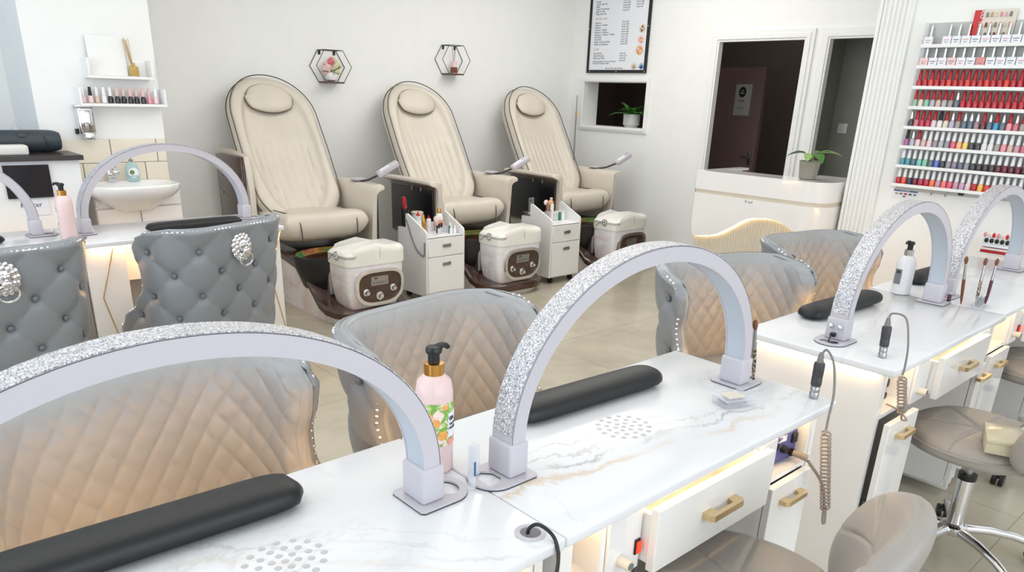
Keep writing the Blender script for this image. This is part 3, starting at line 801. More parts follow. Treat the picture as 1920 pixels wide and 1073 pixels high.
# ------------------------------------------------------------------ pedicure chairs
def make_pedicure(label, loc, group, raised=False):
    t = thing('pedicure_chair', label, 'pedicure chair', loc, 0, group)
    # stations along y: (y, half width, top of white shell)
    ST = [(-.675, .10, .045), (-.665, .17, .05), (-.63, .235, .05), (-.57, .275, .052), (-.48, .295, .06), (-.40, .30, .09), (-.32, .30, .16), (-.22, .30, .25), (-.10, .30, .31), (.10, .29, .335), (.35, .27, .34), (.50, .25, .34)]
    def loft(fn):
        vs = []; 
        for s_ in ST: vs += fn(*s_)
        K = len(vs)//len(ST)
        fs = [(i*K+k, i*K+(k+1) % K, (i+1)*K+(k+1) % K, (i+1)*K+k) for i in range(len(ST)-1) for k in range(K)]
        fs += [tuple(range(K)), tuple((len(ST)-1)*K+k for k in range(K))]
        return MB().add(vs, fs)
    loft(lambda y, w, z: [(-w*.93, y+.03 if y < -.6 else y, 0), (-w, y, z), (w, y, z), (w*.93, y+.03 if y < -.6 else y, 0)]).build('base_shell', 'marble_print', t, angle=30)
    loft(lambda y, w, z: [(-w-.014, y-.014, z), (-w-.016, y-.016, z+.04), (-w-.002, y-.004, z+.058), (w+.002, y-.004, z+.058), (w+.016, y-.016, z+.04), (w+.014, y-.014, z)]).build('base_band', 'walnut', t, angle=30)
    # front pod with controls
    def pod(u, v):
        a = 2*PI*u; c, s_ = math.cos(a), math.sin(a); z = .085+.315*v; k = 1-.22*(1-v)**2.2
        x = .225*math.copysign(abs(c)**.28, c)*k; y = -.53+.135*math.copysign(abs(s_)**.28, s_)*(1-.18*(1-v)**2)+(1-v)*.01
        return (x, y, z)
    m = MB().grid(pod, 64, 14, closed_u=True); m.f += [tuple(range(64)), tuple(13*64+k for k in range(64))]; m.mi += [0, 0]
    pd = m.build('foot_pod', 'marble_print', t, angle=50)
    def pad(u, v):
        a = 2*PI*u; c, s_ = math.cos(a), math.sin(a); z = .402+.125*v
        e = 1-.10*max(0, (v-.7)/.3)**2; x = .232*math.copysign(abs(c)**.25, c)*e; y = -.53+.142*math.copysign(abs(s_)**.3, s_)*e
        return (x, y, z+(.018*math.cos(x*18+.4) if v > .6 else 0)*v-(.02 if v > .6 and x < -.17 else 0))
    m = MB().grid(pad, 64, 12, closed_u=True)
    m.f += [tuple(range(64)), tuple(11*64+k for k in range(64))]; m.mi += [0, 0]
    p = m.build('foot_pad', 'pillow_white', t, angle=50)
    g = MB().cyl((-.232, -.55, .464), (-.239, -.55, .464), .029, n=20)
    for k in range(6): a = k*PI/3; g.sphere((-.240, -.55+.015*math.cos(a), .464+.015*math.sin(a)), .0065, 8)
    g.build('chrome_grille', 'chrome', p)
    MB().tube(spline([(-.236, -.44, .425), (-.241, -.46, .432), (-.241, -.50, .46), (-.238, -.55, .475)]), .0025, 6).build('stitched_strap', 'mid_grey', p)
    MB().tube([(.02, -.665+.0, .40), (.02, -.674, .46), (.02, -.670, .515)], .0012, 5).build('pad_seam', 'mid_grey', p)
    F = Matrix.Translation((.0, -.664, .245)) @ Matrix.Rotation(PI/2, 4, 'X')     # x right, y up, z out of the front
    F = Matrix.Translation((.012, -.664, .250)) @ Matrix.Rotation(PI/2+.05, 4, 'X')
    W_, H_ = .375, .25
    def shape(w, h):
        pts = []
        for k in range(40):
            a = 2*PI*k/40; c, s_ = math.cos(a), math.sin(a)
            x = w/2*math.copysign(abs(c)**.55, c); y = h/2*math.copysign(abs(s_)**.55, s_)
            if y < 0: x *= 1-.22*(abs(y)/(h/2))**2; 
            pts.append((x, y))
        return pts
    fr = MB().prism(shape(W_, H_), -.02, .016, F, shape(W_-.044, H_-.044)).build('chrome_frame', 'chrome', t)
    cp = MB().prism(shape(W_-.028, H_-.028), -.02, .004, F).build('control_panel', 'walnut', t)
    MB().prism(rrect(.135, .062, .006, 3, 0, .042), .004, .007, F).build('display', 'steel', cp)
    MB().prism(rrect(.022, .010, .002, 2, -.03, .06), .007, .0076, F).build('display_window', 'dark_grey', cp)
    for q in range(6):
        MB().prism(rrect(.007, .009, .002, 2, -.045+q*.018, .030), .007, .0076, F).build('display_key', 'dark_grey', cp)
    for kx, ky, r in ((-.105, -.028, .024), (.105, -.018, .024), (0, -.062, .028)):
        k = MB().lathe([(r, .004), (r, .010), (r*.8, .013)], 24, F @ Matrix.Translation((kx, ky, 0))).build('knob_ring', 'chrome', cp)
        MB().lathe([(r*.62, .013), (r*.66, .022), (r*.55, .034), (0, .036)], 20, F @ Matrix.Translation((kx, ky, 0))).build('control_knob', 'chrome', k)
    # side fin
    for sx in (-1, 1): MB().box(sx*.195-.022, -.41, .16, sx*.195+.022, -.33, .395, .015, 3).build('side_fin', 'steel', t)
    # tub
    def tub(r, z): return (r, z)
    m = MB(); m.lathe([(0, .12), (.16, .12), (.22, .20), (.26, .32), (.280, .405), (.277, .42), (.255, .415)], 40, Matrix.Translation((-.05, -.225, 0)), 1.16, .82, caps=False); m.build('tub', 'tub_black', t)
    m = MB(); m.lathe([(.255, .4155), (.245, .37), (.20, .28), (.12, .23), (0, .22)], 40, Matrix.Translation((-.05, -.225, 0)), 1.16, .82, caps=False); m.build('tub_bowl', 'rainbow_glass', t)
    # chassis
    m = MB(); m.box(-.20, .02, .30, .20, .48, .40, .02, 2); m.box(-.27, .10, .34, .27, .42, .39, .01, 1); m.build('chassis', 'black_plastic', t)
    m = MB(); m.cyl((.27, -.04, .385), (.27, .12, .385), .018, n=12); m.cyl((.20, -.02, .392), (.33, -.02, .392), .010, n=10); m.build('slide_rail', 'steel', t)
    # seat
    def sp_(u, v): return (u*.318, .10+v*.275, .558+.018*math.cos(v*2.2)*-1+.018+.022*abs(u)**3)
    def sd(u, v): return .010*math.exp(-((v+.45)/.35)**2)-.008*math.exp(-((abs(u)-.78)/.05)**2)
    cushion(sp_, lambda u, v: (0, -.05, 1), .19, 40, 30, 10, 1.0, sd).build('seat', 'beige_seat', t, angle=70)
    for sx in (-1, 1):
        MB().tube(spline([(sx*.212, -.160, .482), (sx*.214, -.180, .52), (sx*.218, -.177, .60), (sx*.222, -.145, .652), (sx*.232, -.05, .668), (sx*.25, .16, .672)]), .004, 6).build('piping', 'piping_brown', t)
    # reclining back
    P0 = Vector((0, .20, .53)); P1 = Vector((0, .785, 1.52)); ax = (P1-P0); LN = ax.length; ax.normalize(); nr = Vector((0, -ax.z, ax.y)); mid = (P0+P1)/2
    def bxy(u, v):
        x, y = sq2disc(u, v, 1.0); L_ = LN/2+.015; s_ = y*L_; R_ = .33 if y > 0 else .27; W0 = .340*(1-.05*y-.08*max(0,-y))
        e = max(0, abs(s_)-(L_-R_))/R_; return x/math.sqrt(max(1e-6, 1-y*y))*W0*math.sqrt(max(0, 1-e*e)) if abs(y) < .9999 else 0, s_
    def bpos(u, v):
        x, s_ = bxy(u, v); return mid+ax*s_+Vector((x, 0, 0))+nr*(-.02*math.cos(s_*2.6)+.06*(x/.3)**2*.5)
    def bd(u, v):
        bx_, by_ = bxy(u, v); x = bx_/.345; y = by_/(LN/2); r = (abs(x/.74)**2.6+abs(y/.86)**2.6)
        d = -.040/(1+math.exp((r-1)*16))
        if r < 1 and y < .18: d += -.0065*(1-abs(math.cos(x*.315*PI/.052)))**2*2*min(1, (.18-y)*6)
        if r < 1: d -= .003*math.exp(-((abs(x)-.42-.05*y)/.02)**2)
        d -= .004*math.exp(-((r-1.0)/.05)**2)
        return d
    cushion(bpos, lambda u, v: nr, .17, 72, 96, 9, 1, bd).build('backrest', 'beige_leather', t, angle=80)
    def rim(off, k=1.004):
        pts = []
        for q in range(96):
            s_ = q/96*4; e = s_-int(s_)
            uv = [(-1+2*e, -1), (1, -1+2*e), (1-2*e, 1), (-1, 1-2*e)][int(s_)]
            x, y = bxy(*uv); pts.append(mid+ax*y*k+Vector((x*k, 0, 0))+nr*(off-.02*math.cos(y*2.6)+.03*(x/.3)**2))
        return pts
    MB().tube(rim(.066, .985), .004, 6, closed=True).build('back_piping', 'piping_brown', t)
    MB().tube(rim(.0, 1.006), .004, 6, closed=True).build('back_piping', 'piping_brown', t)
    HP = mid+ax*(LN*.345)+nr*.066
    def hpos(u, v):
        x, y = sq2disc(u, v, .78); return HP+Vector((x*(.180-.014*y), 0, 0))+ax*(y*.112+(.02*x*x if y < 0 else -.02*x*x))
    cushion(hpos, lambda u, v: nr, .075, 32, 26, 3, .5).build('head_pillow', 'beige_leather', t, angle=80)
    pts = []
    for q in range(64):
        s_ = q/64*4; e = s_-int(s_); uv = [(-1+2*e, -1), (1, -1+2*e), (1-2*e, 1), (-1, 1-2*e)][int(s_)]; pts.append(hpos(*uv)-nr*.004)
    MB().tube(pts, .0045, 6, closed=True).build('pillow_piping', 'piping_brown', t)
    # arms
    for sx in (-1, 1):
        lift = raised and sx < 0
        A = MB()
        # beige arm: section across x (inner panel, rolled top), extruded along y
        sec = [(.345, .36), (.338, .60), (.340, .80), (.352, .832), (.385, .845), (.430, .848), (.452, .838), (.455, .822), (.440, .815), (.405, .806), (.385, .785), (.378, .70), (.385, .36)]
        ys = [(-.165, .92), (-.160, .96), (-.140, .99), (-.10, 1.0), (.1, 1.0), (.3, 1.0), (.50, .97)]
        vs = []
        for y, k in ys:
            for x, z in sec:
                if lift: x = min(x, .387)
                zb = .36+(.06*max(0, -y-.02)/.14 if z < .5 else 0)
                vs.append((sx*(.36+(x-.36)*(k if z > .7 else 1)), y+(.03 if z < .5 and y < 0 else 0), max(z, zb)-(1-k)*.10*(z > .7)))
        K = len(sec)
        fs = [(i*K+k, i*K+(k+1) % K, (i+1)*K+(k+1) % K, (i+1)*K+k) for i in range(len(ys)-1) for k in range(K)]
        fs += [tuple(range(K)), tuple((len(ys)-1)*K+k for k in range(K))]
        A.add(vs, fs)
        M = Matrix.Identity(4)
        if lift: M = Matrix.Translation((0, .39, .50)) @ Matrix.Rotation(-PI/2, 4, 'X') @ Matrix.Translation((0, -.39, -.50))
        A.v = [tuple(M @ Vector(v)) for v in A.v]
        ar = A.build('armrest', 'beige_seat', t, angle=50)
        m = MB(); m.box(sx*.386 if sx > 0 else -.400, -.135, .40, .400 if sx > 0 else sx*.386, .46, .80, .006, 2, M=M)
        m.build('arm_rim', 'walnut', ar)
        m = MB(); m.box(.400 if sx > 0 else -.412, -.13, .40 if lift else .42, .412 if sx > 0 else -.400, .44, .84 if lift else .775, .005, 2, M=M); m.build('arm_outer_panel', 'walnut' if lift else 'tub_black', ar)
        for hy in (.02, .14): MB().cyl(M @ Vector((sx*.414, hy, .755)), M @ Vector((sx*.414, hy, .785)), .006, n=8).build('hinge_pin', 'steel', ar)
    # remote control on its stalk, on the right arm
    a0 = Vector((.40, .02, .853)); a1 = Vector((.445, -.12, .915)); d = (a1-a0).normalized()
    MB().tube([a0-d*.02+Vector((0, .05, 0)), a0+d*.03, a1], .008, 8).build('remote_stalk', 'dark_grey', t)
    R_ = Matrix.Translation(a1+Vector((.055, .0, .03))) @ d.to_track_quat('Y', 'Z').to_matrix().to_4x4()
    R_ = Matrix.Translation(a1+Vector((.055, -.01, .036))) @ Matrix.Rotation(math.radians(-30), 4, 'Y') @ Matrix.Rotation(math.radians(-12), 4, 'Z')
    rm = MB().box(-.088, -.030, -.022, .088, .030, .020, .010, 3, M=R_).build('remote_control', 'lamp_white', t)
    MB().box(-.06, -.018, .0195, .02, .018, .0212, .0005, 1, M=R_).build('remote_screen', 'paper', rm)
    MB().lathe([(.045, .852), (.052, .862), (.048, .866), (.02, .864), (0, .863)], 24, Matrix.Translation((.40, .13, 0)), 1.0, 1.3).build('cup_tray', 'lamp_white', t)
    for ch in [o for o in D.objects if o.parent == t]:
        nm = ch.name.split('.')[0]
        if nm in ('backrest', 'back_piping', 'head_pillow', 'pillow_piping'): ch.location.x -= .06
        elif nm in ('seat', 'piping'): ch.location.x -= .065
        elif nm in ('armrest', 'remote_stalk', 'remote_control', 'cup_tray'): ch.location.x -= .05
    return t
make_pedicure('cream pedicure chair nearest the washbasin, with its left arm flipped up', (2.62, 4.87, 0), 'cream pedicure chairs', True)
pc = make_pedicure('middle one of the cream pedicure chairs, between both white trolleys', (3.93, 4.87, 0), 'cream pedicure chairs')
dup(pc, (5.25, 4.86, 0), 0, 'cream pedicure chair in the corner beside the serving hatch')

# ------------------------------------------------------------------ trolleys
def make_trolley(label, loc):
    t = thing('trolley', label, 'trolley', loc, 0, 'white pedicure trolleys')
    w = .178
    prof = [(0, .055), (0, .520), (.006, .535), (.020, .545), (.235, .640), (.250, .640), (.256, .630), (.256, .535), (.36, .530), (.36, .055)]
    for sx in (-1, 1):
        M = Matrix(((0, 0, 1, sx*w-(.014 if sx > 0 else 0)), (1, 0, 0, 0), (0, 1, 0, 0), (0, 0, 0, 1)))
        MB().prism(prof, 0, .014, M).build('side_panel', 'gloss_white', t, smooth=False)
    m = MB(); m.box(-w+.0142, .0, .055, w-.0142, .36, .075); m.box(-w+.0142, .345, .075, w-.0142, .36, .53); m.box(-w+.0142, .24, .075, w-.0142, .256, .56); m.box(-w+.0142, .02, .475, w-.0142, .24, .487)
    m.build('carcass', 'gloss_white', t, smooth=False)
    MB().box(-w+.015, .006, .489, w-.015, .238, .494, .001, 1).build('glass_shelf', 'plain_white', t)
    for z0, z1 in ((.352, .484), (.062, .348)):
        d = MB().box(-w+.0145, -.012, z0, w-.0145, .008, z1, .0015, 1).build('drawer', 'gloss_white', t)
        zc = z1-.055
        h = MB().box(-.038, -.020, zc-.013, .038, -.0125, zc+.013, .002, 1).build('drawer_handle', 'steel', d)
        MB().box(-.030, -.0212, zc-.007, .030, -.0195, zc+.007, .001, 1).build('handle_recess', 'mid_grey', h)
    for sx in (-1, 1):
        for y in (.04, .31):
            m = MB(); m.cyl((sx*.12-.012, y, .0235), (sx*.12+.012, y, .0235), .023, n=16); m.box(sx*.12-.015, y-.012, .028, sx*.12+.015, y+.012, .055, .003, 1); m.build('caster', 'black_plastic', t)
    return t
tr = make_trolley('white trolley crowded with bottles, nearer to the washbasin', (3.328, 4.385, 0))
dup(tr, (4.53, 4.31, 0), 0, 'white trolley holding a brush jar, farther from the washbasin')
def item(mb, name, mat, label, cat, group=None, **kw):
    return props(mb.build(name, mat, None, **kw), label, cat, group)
def at(x, y, z): return Matrix.Translation((x, y, z))
SH = .4945
# trolley 1
t = thing('tool_cup', 'black cup with a red capped tool on the back ledge of the nearer trolley', 'cup', (3.20, 4.72, .531))
MB().lathe([(.026, 0), (.030, .01), (.032, .13), (.029, .13), (.027, .02), (0, .018)], 20).build('cup', 'black_plastic', t)
MB().tube([(0, 0, .02), (.0, 0, .12), (-.008, 0, .18), (-.01, 0, .215)], lambda q: .009+.005*q, 10).build('red_tool', 'red_plastic', t)
MB().tube([(.012, 0, .02), (.016, 0, .14), (.010, 0, .20)], .003, 6).build('tweezers', 'steel', t)
MB().cyl((.004, .008, .1), (.006, .008, .145), .010).build('white_cap', 'plain_white', t)
def squeeze(name, label, loc, r, h, body, cap, label_mat=None, cat='bottle'):
    t = thing(name, label, cat, loc)
    MB().lathe([(r*.9, 0), (r, .006), (r, h*.72), (r*.85, h*.77), (r*.45, h*.80)], 20).build('body', body, t)
    c = MB().lathe([(r*.5, h*.80), (r*.5, h*.87), (r*.3, h*.88), (r*.12, h), (0, h)], 16).build('cap', cap, t)
    if label_mat: MB().lathe([(r*1.01, h*.2), (r*1.01, h*.6)], 20).build('bottle_label', label_mat, t)
    return t
squeeze('remover_bottle', 'clear remover bottle with a red nozzle on the nearer trolley', (3.225, 4.588, SH), .027, .16, 'clear_plastic', 'red_plastic', 'paper')
squeeze('remover_bottle', 'small white bottle with a red nozzle beside the pink fluffy brush', (3.33, 4.60, SH), .018, .125, 'plain_white', 'red_plastic')
t = thing('cotton_tub', 'wide white tub with a cream lid at the back of the nearer trolley', 'tub', (3.31, 4.72, .531))
MB().lathe([(.042, 0), (.045, .01), (.045, .085), (.04, .088)], 28).build('tub', 'plain_white', t); MB().lathe([(.047, .082), (.047, .098), (.04, .101), (0, .101)], 28).build('lid', 'champagne', t)
t = thing('oil_bottle', 'white oil bottle with a wooden cap on the nearer trolley', 'bottle', (3.42, 4.588, SH))
MB().lathe([(.026, 0), (.029, .006), (.029, .10), (.022, .125), (.012, .135)], 22).build('body', 'plain_white', t); MB().lathe([(.014, .135), (.014, .165), (.012, .168), (0, .168)], 16).build('cap', 'brass', t); MB().lathe([(.0293, .03), (.0293, .085)], 22).build('bottle_label', 'peach', t)
t = thing('foot_file', 'golden paddle foot file leaning in the nearer trolley', 'file', (3.268, 4.56, SH), .4)
MB().tube([(0, 0, .01), (.0, .01, .07), (.0, .018, .135)], lambda q: .010+.006*math.sin(q*3), 8).build('paddle', 'brass', t)
t = thing('powder_brush', 'pink fluffy round brush standing on the nearer trolley', 'brush', (3.35, 4.52, SH))
MB().cyl((0, 0, 0), (0, 0, .06), .0075, .006).build('handle', 'black_plastic', t); MB().lathe([(.006, .058), (.012, .075), (.026, .095), (.027, .112), (.018, .125), (0, .128)], 20).build('bristles', 'pink_soft', t)
for x, y, l in ((3.335, 4.475, 'small clear bottle with dark base at the front of the nearer trolley'), (3.375, 4.50, 'small clear bottle behind the front one on the nearer trolley')):
    t = thing('sample_bottle', l, 'bottle', (x, y, SH)); MB().lathe([(.014, 0), (.014, .035), (.006, .045)], 16).build('body', 'clear_plastic', t); MB().lathe([(.007, .045), (.008, .075), (0, .078)], 12).build('cap', 'black_plastic', t)
t = thing('glass_dish', 'clear round glass dish on the right of the nearer trolley', 'dish', (3.435, 4.53, SH)); MB().lathe([(.02, 0), (.029, .004), (.033, .045), (.031, .045), (.027, .008), (0, .006)], 26).build('dish', 'clear_plastic', t)
t = thing('drop_bottle', 'green striped dropper bottle on the nearer trolley', 'bottle', (3.435, 4.47, SH)); MB().lathe([(.013, 0), (.013, .05), (.008, .056)], 16).build('body', 'green_plastic', t); MB().lathe([(.008, .056), (.006, .078), (0, .08)], 12).build('cap', 'plain_white', t)
for x, y, l in ((3.425, 4.445, 'left one of two tiny white dropper bottles at the trolley front'), (3.455, 4.44, 'right one of two tiny white dropper bottles at the trolley front')):
    t = thing('drop_bottle', l, 'bottle', (x, y, SH)); MB().lathe([(.012, 0), (.012, .036), (.007, .042)], 16).build('body', 'paper', t); MB().lathe([(.007, .042), (.004, .062), (0, .063)], 12).build('cap', 'plain_white', t)
item(MB().tube(spline([(3.143, 4.63, .60), (3.142, 4.60, .56), (3.142, 4.56, .48), (3.142, 4.50, .40), (3.142, 4.44, .365), (3.142, 4.402, .365), (3.142, 4.394, .40), (3.142, 4.394, .46)]), .005, 8), 'cable', 'mid_grey', 'grey cable looping down the side of the nearer trolley', 'cable')
# trolley 2
t = thing('brush_jar', 'clear jar of wooden brushes on the farther trolley', 'jar', (4.50, 4.50, SH))
MB().lathe([(.025, 0), (.028, .004), (.028, .085), (.026, .085), (.024, .006), (0, .005)], 22).build('jar', 'clear_plastic', t)
for k, (dx, dy, m_, hm) in enumerate(((-.03, 0, 'wood_brush', 'pink_soft'), (-.01, .012, 'brass', 'pink_soft'), (.02, 0, 'brass', 'pot_light'), (.035, -.006, 'brass', 'brass'), (.0, -.012, 'wood_brush', 'peach'))):
    b = MB().tube([(dx*.2, dy*.2, .008), (dx, dy, .14)], .0045, 8).build('brush_handle', m_, t)
    MB().sphere((dx*1.25, dy*1.25, .155), .016 if hm in ('pink_soft', 'peach') else .008, 10, (1, 1, 1.3)).build('brush_head', hm, b)
t = thing('oil_bottle', 'tall white bottle behind the brush jar on the farther trolley', 'bottle', (4.54, 4.512, SH))
MB().lathe([(.024, 0), (.026, .006), (.026, .13), (.018, .155), (.010, .162)], 22).build('body', 'plain_white', t); MB().lathe([(.012, .162), (.012, .19), (0, .192)], 16).build('cap', 'champagne', t)
t = thing('smartphone', 'grey smartphone propped upright on the back ledge of the farther trolley', 'phone', (4.43, 4.64, .531), .2); MB().box(-.036, -.006, 0, .036, .004, .145, .003, 2).build('case', 'mid_grey', t); MB().cyl((-.018, -.006, .125), (-.018, -.008, .125), .009, n=16).build('camera_lens', 'black_plastic', t)
item(MB().box(4.37, 4.60, .5315, 4.44, 4.68, .56, .004, 1), 'tool_tray', 'steel', 'low steel tray on the back ledge of the farther trolley', 'tray')
t = thing('glass_dish', 'clear glass dish right of the brush jar on the farther trolley', 'dish', (4.575, 4.50, SH)); MB().lathe([(.022, 0), (.03, .004), (.033, .055), (.031, .055), (.028, .008), (0, .006)], 26).build('dish', 'clear_plastic', t)
t = thing('drop_bottle', 'green bottle on the farther trolley', 'bottle', (4.615, 4.475, SH)); MB().lathe([(.012, 0), (.012, .06), (.008, .068), (0, .07)], 16).build('body', 'green_plastic', t)
t = thing('drop_bottle', 'white bottle beside the green one on the farther trolley', 'bottle', (4.64, 4.46, SH)); MB().lathe([(.013, 0), (.013, .05), (.009, .055)], 16).build('body', 'paper', t); MB().lathe([(.009, .055), (.009, .075), (0, .076)], 12).build('cap', 'plain_white', t)
for i_, (x, y) in enumerate(((5.02, 4.84), (5.06, 4.84))): pass
# ------------------------------------------------------------------ reception counter
t = thing('reception_counter', 'white reception counter with wavy panel over a lit fluted front', 'counter', (0, 0, 0))
cx0, cx1, cy0, cy1, CH = 4.49, 5.03, 2.14, 3.06, 1.03
path = [(cx1, cy0), (cx0+.14, cy0)]+[(cx0+.14-.14*math.sin(a), cy0+.14-.14*math.cos(a)) for a in [PI/2*k/10 for k in range(1, 10)]]+[(cx0, cy0+.14)]+[(cx0, cy0+.14+k*.02) for k in range(1, 40)]+[(cx0, cy1)]
def wall_loop(zlo, zhi, inset, thick, name, mat, parent, pth=path):
    vs = []
    for i, (x, y) in enumerate(pth):
        a = Vector(pth[max(0, i-1)]); b = Vector(pth[min(len(pth)-1, i+1)]); d = (b-a).normalized(); n = Vector((d.y, -d.x))
        if n.dot(Vector((x-4.9, y-2.6))) < 0: n = -n
        o = Vector((x, y))-n*inset; i_ = Vector((x, y))-n*(inset+thick)
        z0 = zlo(y, x) if callable(zlo) else zlo
        vs += [(o.x, o.y, z0), (o.x, o.y, zhi), (i_.x, i_.y, zhi), (i_.x, i_.y, z0)]
    N = len(pth); fs = [(i*4+k, i*4+(k+1) % 4, (i+1)*4+(k+1) % 4, (i+1)*4+k) for i in range(N-1) for k in range(4)]
    fs += [(0, 1, 2, 3), tuple((N-1)*4+k for k in range(4))]
    return MB().add(vs, fs).build(name, mat, parent, angle=30)
wave = spline([(3.06, .600), (2.98, .603), (2.86, .630), (2.76, .685), (2.64, .760), (2.52, .785), (2.40, .778), (2.25, .712), (2.14, .655)], 10)
def wz(y, x):
    if x > cx0+.12: return 0.02
    for a, b in zip(wave, wave[1:]):
        if b[0] <= y <= a[0]: k = (a[0]-y)/(a[0]-b[0]+1e-9); return a[1]+(b[1]-a[1])*k
    return .655
wall_loop(.918, CH-.004, 0, .03, 'upper_fascia', 'gloss_white', t)
wall_loop(.893, .918, .004, .03, 'metal_band', 'champagne', t)
wall_loop(wz, .893, 0, .028, 'wave_panel', 'gloss_white', t)
m = MB(); top = [(x, y) for x, y in path]
ledge = top+[(cx0+.23, cy1), (cx0+.23, cy0+.30), (cx1, cy0+.30)]
m.prism(ledge, CH-.004, CH+.012); m.box(cx0+.23, cy1-.07, CH-.004, cx1, cy1, CH+.012); m.build('ledge', 'gloss_white', t, smooth=False)
m = MB(); m.box(cx0+.05, cy1-.02, 0, cx1, cy1, CH-.004); m.box(cx0+.23, cy0+.31, .74, cx1+.1, cy1-.02, .765); m.box(cx1-.012, cy0+.03, .02, cx1, cy0+.30, CH-.004); m.build('carcass', 'gloss_white', t, smooth=False)
# fluted lower front
m = MB(); fx = cx0+.046; vs = []; n = 264
for i in range(n+1):
    y = cy0+.05+(cy1-cy0-.055)*i/n; x = fx-.006*abs(math.sin(PI*i/6)); vs += [(x, y, .05), (x, y, .86)]
m.add(vs, [(2*i, 2*i+1, 2*i+3, 2*i+2) for i in range(n)]); m.box(fx, cy0+.05, .05, fx+.02, cy1-.005, .86); m.build('fluted_front', 'champagne', t, angle=60)
MB().box(cx0+.03, cy0+.06, 0, cx0+.05, cy1, .07).box(cx0+.03, cy1-.012, .0, cx0+.06, cy1+.004, .09).build('plinth', 'brass', t)
led = MB(); led.tube([(cx0+.034, y, z-.001) for y, z in [(p[0], p[1]) for p in wave[::3]]], .005, 6); led.build('led_strip', 'led_soft', t)
text('logo_text', 'R nail', .026, 'text_grey', t, facing((cx0-.0005, 2.665, .868), (-1, 0, 0)))
def leaf(m, base, direction, length, width, droop=.4, curl=.15, n=8):
    d = Vector(direction).normalized(); side = d.cross(Vector((0, 0, 1))).normalized(); vs = []; fs = []
    for i in range(n+1):
        s_ = i/n; wd = width*math.sin(PI*min(1, s_**.75*1.0))**.8*(1-.15*s_)
        if i == n: wd = 0.0005
        c = Vector(base)+d*length*s_+Vector((0, 0, -droop*length*s_*s_))
        vs += [c-side*wd/2+Vector((0, 0, curl*wd)), c, c+side*wd/2+Vector((0, 0, curl*wd))]
    for i in range(n): fs += [(3*i, 3*i+1, 3*i+4, 3*i+3), (3*i+1, 3*i+2, 3*i+5, 3*i+4)]
    k = len(vs); vs2 = [v-Vector((0, 0, .0012)) for v in vs]; fs2 = [tuple(reversed([i+k for i in f])) for f in fs]
    m.add(vs+vs2, fs+fs2); return m
t = thing('potted_plant', 'potted plant with variegated leaves standing on the reception counter', 'plant', (4.655, 2.345, CH+.0125))
MB().lathe([(.045, 0), (.052, .004), (.064, .11), (.060, .112), (.056, .1)], 28).build('pot', 'pot_grey', t)
MB().lathe([(.057, .098), (0, .1)], 24).build('soil', 'soil', t)
for k, (a, el, L, W, mt) in enumerate(((1.75, .15, .12, .07, 'leaf'), (2.2, .35, .09, .06, 'leaf'), (-1.5, .35, .17, .055, 'leaf_pale'), (-2.2, -.05, .12, .085, 'leaf'), (3.4, -.3, .065, .065, 'leaf_pale'), (-1.1, .5, .12, .055, 'leaf_pale'), (-.2, .4, .09, .06, 'leaf'))):
    d = Vector((math.cos(a), math.sin(a), el)); b0 = Vector((0, 0, .1)); b1 = b0+Vector((d.x*.035, d.y*.035, .055))
    lf = leaf(MB(), b1, d, L, W, .35).build('leaf', mt, t); MB().tube([b0, (b0+b1)/2+Vector((0, 0, .01)), b1], .002, 5).build('stem', 'leaf_pale', lf)
t = thing('potted_plant', 'leafy green plant in a pale pot inside the serving hatch', 'plant', (6.165, 5.05, NZ0+.0005))
MB().lathe([(.066, 0), (.068, .004), (.070, .02), (.082, .022), (.084, .125), (.080, .126), (.078, .11)], 30).build('pot', 'pot_light', t)
MB().lathe([(.079, .108), (0, .11)], 24).build('soil', 'soil', t)
random.seed(4)
for k in range(26):
    a = k*2.4+random.uniform(-.2, .2); el = random.uniform(.35, 2.2); L = random.uniform(.19, .30)
    cx_, sy_ = math.cos(a), math.sin(a)
    d = Vector((cx_*.8, sy_, el*.8))
    leaf(MB(), (cx_*.015, sy_*.015, .108), d, L*(.62 if abs(cx_) > .5 else 1), random.uniform(.05, .075), .42, .2).build('leaf', 'leaf', t)
item(MB().tube([(5.985, 5.63, .02), (5.99, 5.648, .7), (5.995, 5.655, 1.33)], .006, 8).tube([(5.9955, 5.6555, 1.33), (5.996, 5.658, 1.50)], .0045, 8), 'broom_handle', 'steel', 'thin metal pole leaning in the corner beside the hatch', 'pole')
props(MB().cyl((5.9948, 5.6545, 1.30), (5.9955, 5.6555, 1.345), .0085, n=12).build('pole_grip', 'brass'), 'brass coloured grip on the thin corner pole', 'grip')
# ------------------------------------------------------------------ price poster
t = thing('price_poster', 'framed price list poster above the serving hatch', 'poster', (0, 0, 0))
PX = 6.02; y0_, y1_, z0_, z1_ = 4.815, 5.575, 1.715, 2.62
m = MB(); m.box(PX, y0_, z0_, 6.0395, y1_, z0_+.028); m.box(PX, y0_, z1_-.02, 6.0395, y1_, z1_); m.box(PX, y0_, z0_+.028, 6.0395, y0_+.026, z1_-.02); m.box(PX, y1_-.026, z0_+.028, 6.0395, y1_, z1_-.02); m.build('frame', 'black_plastic', t, smooth=False)
MB().box(6.028, y0_+.026, z0_+.028, 6.034, y1_-.026, z1_-.02).build('paper', 'paper', t, smooth=False)
for q in ((y1_-.05, 0), (y0_+.36, 0), (y0_+.01, 0)):
    MB().cyl((PX-.004, q[0], z0_+.012), (PX, q[0], z0_+.012), .007, n=12).build('frame_clip', 'steel', t)
for q in (y0_+.012, y1_-.012): MB().cyl((PX-.004, q, 2.12), (PX, q, 2.12), .007, n=12).build('frame_clip', 'steel', t)
def ptxt(s_, y, z, size, mat='text_black', al='LEFT'): return text('price_text', s_, size, mat, t, facing((6.0275, y, z), (-1, 0, 0)), al)
